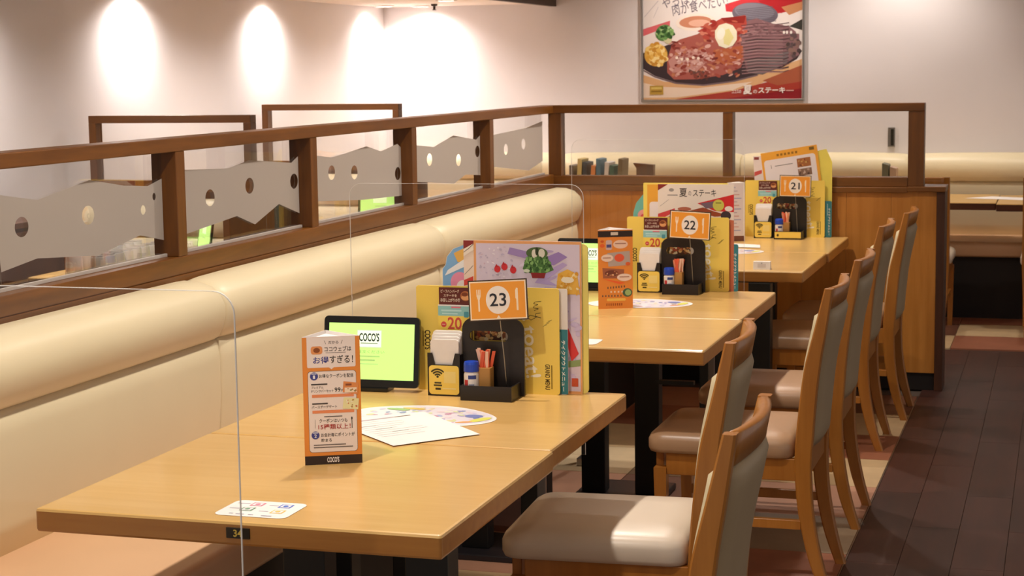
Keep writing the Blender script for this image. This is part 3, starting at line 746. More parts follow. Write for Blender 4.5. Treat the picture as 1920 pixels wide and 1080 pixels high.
    # --- number card on a wire stand
    ns = thing('number_stand', (ox + 0.099, oy + 0.055, ZT + 0.0042), 'orange number card on a wire stand reading %d, %s of three' % (num, {23: 'nearest', 22: 'middle', 21: 'farthest'}[num]), 'sign', 'table number cards')
    bm = bmesh.new(); lathe(bm, [(0.012, 0), (0.012, 0.006), (0.003, 0.008)], n=16); link('foot', bm, M_WIRE, ns)
    bm = bmesh.new(); tube(bm, [(0, 0, 0.006), (-0.003, -0.008, 0.09), (-0.007, -0.024, 0.186)], 0.0012, 6)
    tube(bm, [(-0.007 + 0.007 * math.sin(a), -0.024 - 0.0015 * i / 12, 0.194 - 0.007 * math.cos(a)) for i, a in enumerate([k * 2 * PI / 12 for k in range(13)])], 0.0009, 5)
    link('wire', bm, M_WIRE, ns)
    tilt, lean, yw = T.get('card', (0.06, 0.0, 0.0))
    cdm = bpy.data.objects.new('number_card', None)
    bm = bmesh.new(); extr(bm, [(-0.071, 0), (0.071, 0), (0.071, 0.097), (-0.071, 0.097)], lambda u, v, d: (u, d, v), -0.0015, 0.0015)
    cdo = link('number_card', bm, mat('card_frame_brown', '3c2a1c', 0.4), ns); cdo.location = (-0.008, -0.029, 0.186); cdo.rotation_euler = (lean, -tilt, yw)
    P = Print(); P.rect(3, 3, 139, 94, 'f6e2c4', 1).rect(6, 6, 136, 91, 'ec9c34', 2).ell(71, 48, 29, 33, 'efe6dc', 3, 0, 32).text(str(num), 51, 32, 91, 63, '23262e', 5, 0.012)
    fork_knife(P, 71, 48, 46, 52, 'f5dfc0'); P.poly([(66, 91), (71, 84), (76, 91)], 'f3e2cc', 3)
    P.build('card_print', cdo, (-0.071, -0.0016, 0.097), (1, 0, 0), (0, -1, 0), sc=0.001)
    # --- yellow grand menu (open folder)
    L = 'yellow folded grand menu standing behind the caddy %s' % W
    mn = thing('menu_folder', (ox - 0.150, oy + 0.118, ZT), L, 'menu', 'yellow menus')
    cv = card('cover', mn, 0, 0.362, 0, 0.004, 0.0, 0.258, M_YELLOW, 0.007)
    pages = card('pages', mn, 0.004, 0.358, 0.0041, 0.009, 0.002, 0.254, M_WHITE)
    Print().text("COCO'S", 20, 110, 36, 158, '3a2c14', 1, 0.03, PI / 2).rect(15, 112, 17, 150, '7a6420', 1).build('logo_print', cv, (0, -0.0001, 0.258), (1, 0, 0), (0, -1, 0), sc=0.001)
    P = Print()
    P.text('GRAND MENU', 326, 184, 338, 246, '4a3a12', 1, 0.02, PI / 2).rect(341, 186, 344, 244, '8a7424', 1)
    P.line([(318, 32), (302, 34), (299, 38), (310, 40), (300, 44), (298, 48), (311, 50), (300, 55)], 1.3, '2c2416', 1)
    P.line([(316, 60), (304, 62), (303, 68), (317, 72), (290, 66), (284, 72), (292, 78), (306, 70)], 1.3, '2c2416', 1)
    for k in range(4): P.line([(322 + k * 4, 92 - k * 4), (332 + k * 4, 88 - k * 4)], 0.9, '4a3c18', 1)
    P.text('to', 272, 92, 302, 140, 'fdf6e0', 1, 0.016, PI / 2 - 0.15).text('eat!', 274, 142, 312, 218, 'fdf6e0', 1, 0.016, PI / 2 - 0.12)
    P.text('it', 262, 22, 288, 46, 'fbf0cc', 1, 0.0, PI / 2 - 0.2).text('s', 268, 62, 286, 80, 'fbf0cc', 1, 0.0, PI / 2 - 0.2)
    P.build('cover_print', cv, (0, -0.0001, 0.258), (1, 0, 0), (0, -1, 0), sc=0.001)
    # picture strip visible through the caddy slot
    P = Print(); P.rect(148, 96, 250, 130, '5a3420', 1)
    P.blobs(40, (150, 98, 228, 128), (3, 7), (3, 6), ['c98a4a', 'e0b070', '8a4a24', 'b04a2c', 'e8cfa0'], 2, random.Random(num)).rect(228, 97, 249, 129, 'cdbfae', 2)
    P.build('cover_photo', cv, (0, -0.0001, 0.258), (1, 0, 0), (0, -1, 0), sc=0.001)
    # --- teal and white takeout leaflet
    tk = thing('takeout_leaflet', (ox + 0.180, oy + 0.1285, ZT), 'white and teal takeout menu leaflet beside the yellow menu %s' % W, 'leaflet', 'takeout leaflets')
    lf = card('leaflet', tk, 0.0, 0.050 if num == 23 else 0.062, 0, 0.0022, 0, 0.256 if num == 23 else 0.165, M_WHITE if num == 23 else M_TEAL, 0.006)
    wv = 50 if num == 23 else 62
    P = Print()
    if num == 23: P.rect(0, 98, wv, 255, '2f7f8c', 1)
    top = 98 if num == 23 else 6
    P.text('テイクアウトメニュー', wv - 16, top + 26, wv - 6, top + 150, 'f2f4f2', 3, 0.02, PI / 2).rect(wv - 20, top + 6, wv - 18, top + 60, 'bcdde0', 3)
    P.build('leaflet_print', lf, (0, -0.0001, 0.256 if num == 23 else 0.165), (1, 0, 0), (0, -1, 0), sc=0.001)
    return t

caddy_set(23, -1.357, 3.950, {'card': (0.055, -0.10, 0.12)})
caddy_set(22, -1.316, 5.985, {'card': (-0.05, 0.0, 0.0)})
caddy_set(21, -1.245, 8.005, {'card': (-0.02, 0.0, 0.0)})

# --- dessert menu behind table 23's yellow menu
rg = random.Random(11)
dm = thing('dessert_menu', (-1.392, 4.095, ZT), 'tall lavender dessert menu with orange border behind the yellow menu on table 23', 'menu')
cv = card('cover', dm, 0.0, 0.296, 0.0, 0.003, 0.0, 0.368, M_WHITE)
P = Print(); P.rect(0, 0, 296, 368, 'f0dccb', 1).rect(26, 0, 296, 368, 'eaa86a', 2).rect(32, 7, 292, 362, 'dccfe2', 3)
P.rect(0, 1, 26, 22, '8c2c2c', 4).poly([(0, 22), (26, 8), (26, 24), (0, 40)], 'f4e8d8', 5).line([(0, 30), (14, 20), (26, 9)], 1.4, '4a4038', 6).line([(2, 84), (24, 62)], 1.2, '8a8078', 6).poly([(0, 98), (24, 88), (24, 104), (0, 112)], 'd4453c', 5)
P.blobs(60, (40, 14, 130, 110), (2, 5), (1, 3), ['c9bcd6', 'efe6f2', 'd2b8cc', 'bfb4cc'], 4, rg)
P.blobs(26, (150, 20, 285, 200), (6, 16), (2, 4), ['cdbfe0', 'e6dcf0', 'b9a6d2'], 4, rg)
P.poly([(118, 22), (170, 38), (168, 62), (112, 44)], 'a58cc6', 5).poly([(205, 55), (240, 35), (262, 52), (228, 80), (196, 70)], '9d82c2', 5).poly([(196, 110), (250, 70), (262, 78), (210, 128), (240, 150), (180, 140)], 'b9a4d6', 5)
P.ell(186, 40, 27, 20, '4f6a3a', 6).ell(180, 42, 7, 15, 'e4e0d0', 7).ell(198, 40, 8, 15, 'dfdccc', 7).ell(186, 34, 4, 14, '2c3a1e', 7)
P.poly([(160, 52), (212, 52), (228, 96), (206, 108), (168, 108), (150, 94)], '4c7a3c', 6).blobs(70, (156, 54, 222, 104), (1.5, 4), (3, 8), ['6fa055', '35602c', '8ab86e', '264a22'], 7, rg)
P.poly([(170, 106), (208, 106), (204, 124), (174, 124)], '8e2a2a', 7).ell(160, 100, 8, 6, 'd8e0c8', 7)
for a, b in ((86, 96), (104, 88), (126, 98)): P.ell(a, b, 8, 12, 'd8323a', 6).poly([(a - 6, b - 8), (a - 2, b - 18), (a + 2, b - 6)], 'c0262e', 7)
P.poly([(232, 176), (238, 108), (262, 92), (286, 108), (292, 176)], 'e9b548', 6).blobs(40, (238, 104, 288, 172), (2, 5), (4, 9), ['f3d68a', 'd99a2c', 'f6e2ac', 'e6ac3c'], 7, rg).ell(262, 128, 16, 10, 'f3ead2', 8)
P.blobs(16, (240, 190, 290, 340), (5, 14), (3, 8), ['cdbfe0', 'e8def0', 'c2b0d4'], 5, rg).poly([(262, 208), (288, 270), (270, 290), (258, 240)], 'd8383a', 6).poly([(256, 290), (292, 284), (292, 300), (262, 304)], '8aa06a', 6).rect(270, 330, 286, 350, 'c8502c', 6)
P.items = [([(x, (y * 0.72 if x_ok else y)) for x, y in pts], fs, c_, lv) for pts, fs, c_, lv in P.items for x_ok in [lv >= 5 and min(p[0] for p in pts) > 60 and max(p[1] for p in pts) < 182]]
P.build('cover_print', cv, (0, -0.0001, 0.368), (1, 0, 0), (0, -1, 0), sc=0.001, clip=(0, 0, 296, 368))
ym = thing('menu_folder', (-1.385, 4.1005, ZT), 'thin pale yellow folder edge showing right of the dessert menu on table 23', 'menu')
card('cover', ym, 0.0, 0.303, 0, 0.005, 0.0, 0.362, mat('pale_yellow', 'f0e07a', 0.5), 0.012)
km = thing('kids_menu', (-1.452, 4.108, ZT), 'light blue and pink booklet with cut outline at the left of the dessert menu', 'booklet')
bm = bmesh.new(); extr(bm, [(0, 0), (0.2, 0), (0.2, 0.362), (0.06, 0.356), (0.028, 0.345), (0.012, 0.325), (0.008, 0.305), (0, 0.295)], lambda u, v, d: (u, d, v), 0, 0.003); kc = link('cover', bm, M_WHITE, km)
P = Print(); P.poly([(0, 362), (0, 68), (9, 57), (13, 37), (29, 18), (61, 6), (90, 6), (90, 362)], '7fb2e0', 1).poly([(30, 28), (60, 14), (80, 20), (80, 48), (40, 50)], 'e8b65a', 2).poly([(14, 70), (90, 40), (90, 60), (6, 84)], 'eef0f2', 2)
P.ell(45, 100, 24, 26, 'ee96b4', 2).ell(52, 112, 16, 18, 'f6ece6', 3).rect(0, 120, 90, 362, 'e9e0de', 2).ell(50, 132, 3, 3, '2a2a30', 4)
P.build('cover_print', kc, (0, -0.0001, 0.362), (1, 0, 0), (0, -1, 0), sc=0.001, clip=(1, 0, 60, 361))

# --- tablets
def tablet(x, y, z, yaw, lean, label, full=True, w=0.247, h=0.172):
    t = thing('tablet', (x, y, z), label, 'tablet', 'ordering tablets', yaw)
    bm = bmesh.new(); extr(bm, rrect(-w / 2, 0.012, w / 2, 0.012 + h, 0.011, 5), lambda u, v, d: (u, d * math.cos(lean) + (v - 0.012) * math.sin(lean), v * math.cos(lean) - d * math.sin(lean)), 0.0, 0.009)
    b = link('casing', bm, M_TABBLACK, t)
    U = (1, 0, 0); V = (0, math.sin(lean), math.cos(lean)); N = (0, -math.cos(lean), math.sin(lean))
    org = Vector((0, -0.012 * math.sin(lean), 0)) + Vector(V) * (0.012 + h) + Vector((-w / 2, 0, 0)) - Vector((0, 0, 0))
    P = Print(); P.rect(13, 17, w * 1000 - 13, h * 1000 - 18, 'b6ea80', 1)
    if full:
        P.rect(86, 33, 150, 76, 'b8c4b0', 2).rect(88, 35, 148, 74, 'e4f4da', 3).text("COCO'S", 92, 40, 144, 61, '1e2c26', 4, 0.03).rect(96, 64, 140, 67, '8a9c84', 4)
        P.text('ご注文ください', 78, 82, 158, 90, '7a9a5c', 3, 0.0).rect(90, 96, 146, 98.5, '8fb06c', 3).rect(84, 105, 134, 108.5, '8fb06c', 3).rect(96, 115, 142, 117, '9aba78', 3)
    else:
        P.rect(80, 30, 150, 70, 'd8f4c0', 2).rect(90, 84, 150, 88, '9aba78', 2)
    P.build('screen', b, org, U, N, V, 0.001, m=M_SCREEN)
    box('stand', (-0.045, -0.004, 0.0), (0.045, 0.052, 0.012), M_TABBLACK, t, 0.003)
    box('stand_prop', (-0.02, 0.034, 0.012), (0.02, 0.040, 0.085), M_TABBLACK, t, 0.001)
    return t
tablet(-1.610, 4.010, ZT, 0.03, 0.14, 'black tablet with green order screen behind the orange tent on table 23')
tablet(-1.585, 6.04, ZT, 0.0, 0.14, 'black tablet with green screen mostly hidden behind the orange tent on table 22')

# --- folded triangular table tents
def tent(x, y, yaw, label, picture, w=0.114, h=0.258):
    t = thing('table_tent', (x, y, ZT), label, 'tent card', 'folded tent cards', yaw)
    ap = (w * 0.46, w * 0.80)
    tri = [(0, 0), (w, 0), ap]
    bm = bmesh.new()
    inn = [(0.0016, 0.0009), (w - 0.0016, 0.0009), (ap[0], ap[1] - 0.0022)]
    extr_holes(bm, tri, [inn[::-1]], lambda u, v, d: (u, v, d), 0, h)
    b = link('folded_card', bm, M_WHITE, t)
    for pa, pb_ in ((tri[1], tri[2]), (tri[2], tri[0])):
        dv = Vector((pb_[0] - pa[0], pb_[1] - pa[1], 0)); L_ = dv.length; dv.normalize()
        Print().rect(0, 0.6, L_ * 1000, h * 1000, 'e08a38', 1).build('side_print', b, (pa[0], pa[1], h), dv, (dv.y, -dv.x, 0), sc=0.001)
    bm = bmesh.new(); extr(bm, inn, lambda u, v, d: (u, v, d), h - 0.0075, h - 0.007); link('top_flap', bm, M_WHITE, t)
    picture.build('front_print', b, (0, -0.0001, h), (1, 0, 0), (0, -1, 0), sc=0.001)
    return t
P = Print().rect(0, 0.8, 114, 258, 'e08a38', 0.3)   # 114 x 258
P.rect(9, 1, 105, 62, 'e9dcd6', 1, 3).rect(9, 1, 105, 8, 'e9dcd6', 1).text('だから', 52, 9, 72, 15, '4a4240', 2).line([(44, 8), (47, 15)], 0.8, '4a4240', 2).line([(80, 8), (77, 15)], 0.8, '4a4240', 2)
P.rect(17, 19, 40, 35, 'e0945a', 2, 5).ell(28.5, 27, 6.5, 5, '8a4a22', 3)
P.text('ココウェブは', 44, 20, 97, 30, '3a3634', 2, 0.012).rect(46, 32, 86, 33, '8a8280', 2)
P.text('お得', 21, 40, 52, 54, '2e3a8e', 2, 0.012).text('すぎる！', 54, 38, 100, 54, '2a2624', 2, 0.01)
P.poly([(52, 62), (62, 62), (57, 66)], 'e9dcd6', 1)
P.rect(9.4, 69, 105.6, 233, '2a2022', 1, 6).rect(10, 69.6, 105, 232.4, 'e9dcd6', 2, 6)
P.ell(22, 79, 8, 8, '3a3f8c', 3).text('1', 20, 77, 24, 84, 'f0eef2', 4).rect(17, 73, 27, 75, 'd8d8e8', 4).text('お得なクーポンを配信', 32, 75, 100, 83, '2c2828', 3, 0.008)
P.rect(16, 94, 48, 97, '4a4442', 3).text('プレミアム', 16, 99, 40, 104, '4a4442', 3).text('ドリンクバーセット', 16, 106, 60, 112, '4a4442', 3).text('99', 62, 103, 74, 112, '3a3634', 3).text('円', 75, 107, 80, 112, '3a3634', 3)
P.rect(17, 116, 100, 122, 'e2895a', 3)
P.poly([(80, 91), (110, 95), (108, 118), (78, 113)], 'd98a4e', 4).rect(82, 104, 106, 114, 'efd9c0', 5).rect(84, 96, 96, 100, '8a4a2a', 5).blobs(8, (84, 106, 104, 112), (1, 2), (1, 2), ['c0502c', '7a8a4a', 'b07a3a'], 6, random.Random(2))
P.rect(17, 133, 48, 136, '4a4442', 3).text('バースデーデザート', 16, 138, 66, 144, '4a4442', 3).rect(17, 148, 100, 154, 'e2895a', 3)
P.poly([(80, 123), (110, 127), (108, 149), (77, 146)], 'e6dfa8', 4).blobs(10, (82, 128, 106, 145), (1, 2.4), (1, 2), ['c86a4a', '9ab06a', 'f2ead0', 'b08a4a'], 5, random.Random(4))
P.rect(40, 160, 76, 162, '6a6260', 3).text('クーポンはいつも', 30, 165, 86, 173, '2c2828', 3, 0.008).text('15種類以上！', 28, 176, 92, 187, 'a83230', 3, 0.012)
P.line([(22, 166), (22, 184)], 0.6, '4a4442', 3).ell(95, 166, 1.6, 3, '3a3634', 3).rect(94.3, 168, 95.7, 186, '3a3634', 3)
P.ell(22, 198, 8, 8, '3a3f8c', 3).text('2', 19.5, 196, 24.5, 203, 'f0eef2', 4).rect(17, 192, 27, 194, 'd8d8e8', 4).text('お会計毎にポイントが', 33, 194, 100, 202, '2c2828', 3, 0.008).text('貯まる', 33, 205, 54, 212, '2c2828', 3, 0.008)
P.rect(18, 217, 82, 219, '6a6260', 3).rect(18, 222, 96, 224, '6a6260', 3)
P.rect(0, 240, 114, 258, '2a1a18', 1).text("COCO'S", 44, 243, 68, 254, 'f0e6e0', 2, 0.03)
tent(-1.433, 3.213, 0.46, 'tall orange and white coupon tent card standing on the nearest table', P)
P = Print().rect(0, 0.8, 114, 258, 'e08a38', 0.3)
P.rect(0, 4, 114, 24, '241614', 1).rect(42, 8, 66, 18, 'cfc4ba', 2)
P.ell(74, 48, 24, 14, 'e8c8b8', 1).rect(56, 44, 92, 47, '9a6a5a', 2).rect(26, 34, 46, 66, 'c9b2b6', 1, 5).rect(28, 48, 44, 58, '4a4a86', 2).ell(14, 52, 8, 6, 'e0602c', 1).ell(14, 38, 6, 4, 'c8551f', 1)
P.poly([(30, 76), (104, 70), (106, 116), (34, 120)], 'b0a2a0', 1).ell(70, 92, 16, 13, 'e0583a', 2).ell(30, 92, 20, 12, 'e8d2ca', 3).rect(16, 90, 42, 93, 'a87a6a', 4).ell(98, 112, 8, 6, 'd8602c', 3)
P.poly([(14, 124), (86, 130), (84, 160), (16, 158)], '9a5a42', 1).ell(44, 142, 22, 10, '6a3426', 2).blobs(12, (26, 134, 62, 152), (2, 5), (1, 3), ['c07a52', '7a3424', 'e0b08a'], 3, random.Random(5)).ell(86, 156, 24, 12, 'e8d2ca', 3).rect(70, 153, 102, 156, 'a87a6a', 4).poly([(10, 158), (90, 174), (70, 178)], 'e85f2c', 2)
for k in range(7): P.rect(30 + k * 9, 186 - k * 0.6, 34 + k * 9, 193 - k * 0.6, '6a4a3a', 1)
for k in range(4): P.rect(40 + k * 12, 200, 45 + k * 12, 206, 'e8d0bc', 1)
for k in range(7): P.rect(12 + k * 10, 213, 17 + k * 10, 219, '7a5a48', 1)
P.ell(96, 206, 16, 14, '3f5f4a', 2).ell(98, 206, 10, 10, '9cba7a', 3).rect(28, 224, 90, 233, 'edbf5a', 1, 4)
for k in range(8): P.rect(26 + k * 7, 240, 30 + k * 7, 248, 'a5521c', 1)
tent(-1.437, 5.578, 0.42, 'tall orange picture tent card standing left of the number 22 card', P)

# --- papers lying on the tables
def sheet(name, pts, z, th, label, cat, P=None, frame=None, m=None, group=None):
    cx = sum(p[0] for p in pts) / len(pts); cy_ = sum(p[1] for p in pts) / len(pts)
    t = thing(name, (cx, cy_, z), label, cat, group)
    bm = bmesh.new(); extr(bm, [(x - cx, y - cy_) for x, y in pts], lambda u, v, d: (u, v, d), 0.0, th); b = link('paper', bm, m or M_WHITE, t)
    if P:
        o, U, V, sc = frame
        P.build('paper_print', b, Vector((o[0] - cx, o[1] - cy_, th + 0.0001)), U, (0, 0, 1), V, sc)
    return t
rg = random.Random(21)
def matprint(sd):
    r_ = random.Random(sd); P = Print()
    P.poly([(x * 0.94, y * 0.94) for x, y in FAN], 'e2dce6', 1)
    pal = ['c8c0de', 'b4a8d0', 'e6d0d8', 'd8e0b0', 'a8b8de', 'f0e4d8', 'd2c8e4', 'e8d8a8', '8a90c0', 'c890b0']
    for _ in range(90):
        a = r_.uniform(0, 2 * PI); q = math.sqrt(r_.random()) * 0.82
        P.ell(q * 170 * math.cos(a), q * 105 * math.sin(a), r_.uniform(4, 14), r_.uniform(3, 9), r_.choice(pal), 2, r_.uniform(0, 3), 7)
    P.ell(142, 2, 14, 34, 'dfe06a', 3, 0.3).ell(120, 40, 20, 8, 'e8a060', 3, -0.6).ell(110, -30, 22, 18, '7a86c0', 3, 0.2).ell(-90, -40, 30, 12, '9ab87a', 3).ell(-60, -60, 30, 10, 'e0c070', 3)
    return P
FAN = [(170 * math.cos(2 * PI * i / 40) * (1 + 0.03 * math.cos(4 * PI * i / 40)), 112 * math.sin(2 * PI * i / 40) * (1 - 0.06 * math.sin(6 * PI * i / 40))) for i in range(40)]
def fan(cx, cy_, rot, label, sd, s_=1.0):
    pts = [(cx + (x * math.cos(rot) - y * math.sin(rot)) * 0.001 * s_, cy_ + (x * math.sin(rot) + y * math.cos(rot)) * 0.001 * s_) for x, y in FAN]
    sheet('placemat', pts, ZT + 0.0006, 0.0004, label, 'placemat', matprint(sd), ((cx, cy_), (math.cos(rot), math.sin(rot), 0), (-math.sin(rot), math.cos(rot), 0), 0.001 * s_), group='colourful rounded placemats')
fan(-1.375, 3.752, -0.15, 'colourful rounded menu sheet half under the white paper on table 23', 1)
fan(-1.335, 5.735, 0.12, 'colourful rounded menu sheet behind the orange tent on table 22', 2)
fan(-1.375, 7.44, 0.1, 'colourful rounded menu sheet lying across the tables in front of card 21', 3)
P = Print(); P.rect(-88, -118, 40, -108, 'b8a2b4', 1).rect(40, -116, 80, -108, '8a6a78', 1)
for k in range(9): P.rect(-85, -92 + k * 20, -85 + rg.uniform(60, 150), -90.4 + k * 20, 'c6c0c4', 1)
for k in range(3): P.rect(-80 + k * 20, -50 + k * 40, -40 + k * 20, -47 + k * 40, 'a39aa0', 1)
pc = [(-1.427, 3.512), (-1.324, 3.419), (-1.185, 3.575), (-1.389, 3.785)]
A0 = Vector((-1.555, 3.632)); 
PAP = [(-1.565, 3.640), (-1.324, 3.419), (-1.185, 3.575), (-1.389, 3.785)]
sheet('survey_sheet', PAP, ZT + 0.0022, 0.0005, 'white printed sheet lying over the colourful mat on table 23', 'paper', P, ((-1.375, 3.605), (0.665, 0.747, 0), (-0.747, 0.665, 0), 0.001))
P = Print()
for x, y, c_ in ((-20, -30, 'd97a92'), (36, -28, '3f6fd0'), (-24, 6, '6a9a78'), (38, 12, 'f0c860')):
    P.rect(x - 12, y - 12, x + 12, y + 12, c_, 1).rect(x - 9, y - 9, x + 9, y + 9, 'ece8ea', 2).ell(x, y, 5, 5, c_, 3)
for k, (x0, x1, y) in enumerate(((-60, -36, -34), (4, 22, -30), (-60, -40, 2), (2, 20, 12), (-44, -36, 38), (-30, -14, 40), (-6, 4, 40), (20, 40, 42))): P.rect(x0, y, x1, y + 4, 'b8b4c0' if k < 4 else '9a98a8', 1)
sheet('pay_sticker', rrect(-1.434, 2.805, -1.294, 2.915, 0.016, 6), ZT + 0.0005, 0.0005, 'white rounded payment sticker on the front edge of the nearest table', 'sticker', P, ((-1.364, 2.860), (1, 0, 0), (0, 1, 0), 0.001))
P = Print(); P.rect(-40, -10, 30, 8, 'd8cfd8', 1)
sheet('pay_sticker', rrect(-1.40, 4.845, -1.258, 4.945, 0.016, 5), ZT + 0.0005, 0.0005, 'white sticker at the front edge of the table before number 22', 'sticker', P, ((-1.33, 4.895), (1, 0, 0), (0, 1, 0), 0.001))
sheet('menu_slip', [(-1.42, 7.62), (-1.24, 7.60), (-1.26, 7.72), (-1.42, 7.78)], ZT + 0.0022, 0.0005, 'white slip on the colourful sheet before card 21', 'paper')
# small white folded sign at the edge of the table before 21
t = thing('small_sign', (-1.104, 6.80, ZT), 'small white folded sign on the front edge of the table before 21', 'sign')
bm = bmesh.new(); extr(bm, [(0, 0), (0.034, 0), (0.026, 0.030), (0.006, 0.030)], lambda u, v, d: (d, u, v), -0.033, 0.033); b = link('folded_card', bm, M_WHITE, t)
Print().rect(-16, -22, 16, -8, 'd2c9c6', 1).ell(0, -24, 3, 1.6, '8a8482', 2).build('card_print', b, (0, -0.0002, 0), (1, 0, 0), (0, -1, 0.2), (0, 0.2, 1), 0.001)

# --- steak menu, child menu and list sheet behind caddy 22
sm_ = thing('steak_menu', (-1.357, 6.113, ZT), 'white and red summer steak menu behind the yellow menu on table 22', 'menu')
cv = card('cover', sm_, 0, 0.268, 0, 0.003, 0, 0.372, M_WHITE)
P = Print(); P.rect(0, 0, 268, 372, 'ece0d4', 1).poly([(0, 0), (36, 0), (0, 22)], '8a2a26', 2)
P.text('夏', 76, 14, 104, 44, '3a3634', 2, 0.012).text('の', 108, 24, 118, 40, '7a7472', 2).text('ステーキ', 124, 18, 206, 42, '3a3634', 2, 0.01).ell(48, 20, 9, 6, '9a9490', 2).rect(34, 36, 70, 40, '9a9490', 2)
P.poly([(140, 66), (268, 34), (268, 96), (200, 92)], 'd2282c', 2).poly([(150, 66), (210, 56), (214, 80), (170, 84)], '7a6470', 3).line([(6, 78), (38, 54)], 1, '8a8482', 2)
P.poly([(0, 104), (60, 84), (60, 96), (0, 128)], 'd4464a', 2).ell(94, 86, 24, 7, 'b86a52', 3).poly([(112, 92), (160, 80), (200, 94), (256, 108), (200, 112), (140, 94)], '9c4a2c', 3).ell(214, 72, 20, 20, 'cfc95a', 4).rect(204, 62, 224, 66, '8a8a3a', 5).ell(240, 108, 18, 16, '3c2c34', 4).ell(250, 84, 14, 9, 'efe4dc', 4)
P.poly([(0, 128), (70, 100), (268, 124), (268, 372), (0, 372)], 'c06a4c', 2)
P.build('cover_print', cv, (0, -0.0001, 0.372), (1, 0, 0), (0, -1, 0), sc=0.001, clip=(0, 0, 268, 372))
ym = thing('menu_folder', (-1.410, 6.117, ZT), 'yellow and orange folder edge showing left of the steak menu on table 22', 'menu')
yc = card('cover', ym, 0, 0.30, 0, 0.004, 0, 0.376, mat('light_yellow_card', 'f3d964', 0.5), 0.004)
Print().rect(14, 6, 60, 376, 'eaa93c', 1).rect(22, 66, 70, 376, 'ece2e0', 2, 10).build('cover_print', yc, (0, -0.0001, 0.376), (1, 0, 0), (0, -1, 0), sc=0.001, clip=(0, 0, 60, 375))
km = thing('kids_menu', (-1.452, 6.1225, ZT), 'round edged teal and pink booklet peeking out left of the steak menu', 'booklet')
bm = bmesh.new(); extr(bm, [(0, 0), (0.16, 0), (0.16, 0.352), (0.08, 0.350), (0.04, 0.335), (0.015, 0.305), (0.004, 0.27)], lambda u, v, d: (u, d, v), 0, 0.0025); kc = link('cover', bm, mat('teal_pale', '6fb4a8', 0.5), km)
P = Print(); P.ell(44, 90, 24, 20, 'e8a09a', 1).ell(40, 96, 10, 10, 'd8545a', 2).poly([(6, 140), (14, 100), (40, 120), (60, 110), (60, 160), (6, 160)], 'ecd890', 1).poly([(8, 150), (30, 124), (60, 140), (60, 180), (8, 180)], '5aa88a', 3)
P.build('cover_print', kc, (0, -0.0001, 0.352), (1, 0, 0), (0, -1, 0), sc=0.001, clip=(8, 0, 150, 350))
# list tent standing right of the steak menu (on the table before 21)
ls = thing('table_tent', (-1.435, 7.88, ZT), 'tall white list tent card seen behind the steak menu', 'tent card', 'folded tent cards')
w = 0.075
bm = bmesh.new(); extr(bm, [(0, 0), (w, 0.03), (w * 0.5, 0.075)], lambda u, v, d: (u, v, d), 0, 0.262); b = link('folded_card', bm, M_WHITE, ls)
P = Print(); P.rect(2, 4, 74, 236, 'd9cdd0', 1).rect(0, 238, 78, 262, '6a3026', 1).ell(18, 250, 8, 5, 'd8b0a0', 2)
for k in range(13): P.rect(8, 20 + k * 16, 8 + 30 + (k * 37) % 28, 24 + k * 16, ['8a90b8', 'a898a8', 'c08a8a'][k % 3], 2)
P.build('front_print', b, (0, 0, 0.262), Vector((w, 0.03, 0)).normalized(), Vector((0.03, -w, 0)).normalized(), sc=0.001)

# --- tilted order card behind caddy 21
oc = thing('order_card', (-1.30, 8.150, ZT), 'tilted orange order guide card sticking up behind the number 21 card', 'card')
bm = bmesh.new(); extr(bm, [(0.0, 0.16), (0.255, 0.20), (0.225, 0.42), (-0.03, 0.378)], lambda u, v, d: (u, d, v), 0, 0.003); cv = link('card', bm, mat('amber_card', 'eaa636', 0.5), oc)
ux, uz = 0.9866, 0.163
P = Print(); P.rect(10, 36, 246, 222, 'e9dfe0', 1, 14)
for k in range(6): P.rect(72 + k * 17, 14, 82 + k * 17, 24, '9a6a1c', 1)
P.rect(222, 6, 244, 20, '7a5a1c', 1).rect(160, 50, 222, 90, 'a8683a', 2).blobs(10, (166, 54, 216, 86), (3, 7), (2, 5), ['d8924e', '7a4226', 'c8a05a'], 3, random.Random(8)).rect(160, 98, 222, 130, '8a6a58', 2).blobs(10, (166, 100, 216, 126), (3, 7), (2, 5), ['b89a8a', '5a4238', 'd0b8a8'], 3, random.Random(9))
P.rect(40, 60, 42, 76, '5a5450', 2).rect(58, 66, 140, 69, '8a8482', 2)
P.build('card_print', cv, (-0.03, -0.0001, 0.378), (ux, 0, uz), (0, -1, 0), (-uz * 0.83, 0, ux), 0.001)
for k, (x0, zz, cl, lb) in enumerate(((-1.36, 0.352, 'e6d8d4', 'pale printed menu sheet left of the tilted order card'), (-1.16, 0.40, 'e8d860', 'yellow green menu sheet right of the tilted order card'))):
    o = thing('menu_sheet', (x0, 8.1545, ZT), lb, 'menu')
    bm = bmesh.new(); extr(bm, [(0.0, 0), (0.155, 0), (0.155, zz - 0.06), (0.128, zz), (0.0, zz - 0.03)] if k else [(0.02, 0), (0.155, 0), (0.155, zz + 0.02), (-0.005, zz + 0.014)], lambda u, v, d: (u, d, v), 0, 0.0012 + 0.0006 * k); b = link('sheet', bm, mat('sheet_' + cl, cl, 0.5), o)
    if not k:
        Print().rect(0, 2, 22, 14, '8a3a34', 1).build('corner_print', b, (0.0, -0.0001, zz + 0.012), (1, 0, 0), (0, -1, 0), sc=0.001)
        Print().poly([(2, 70), (36, 60), (36, 76), (2, 90)], 'c8504c', 1).build('sheet_print', b, (0.0, -0.0001, zz + 0.012), (1, 0, 0), (0, -1, 0), sc=0.001)

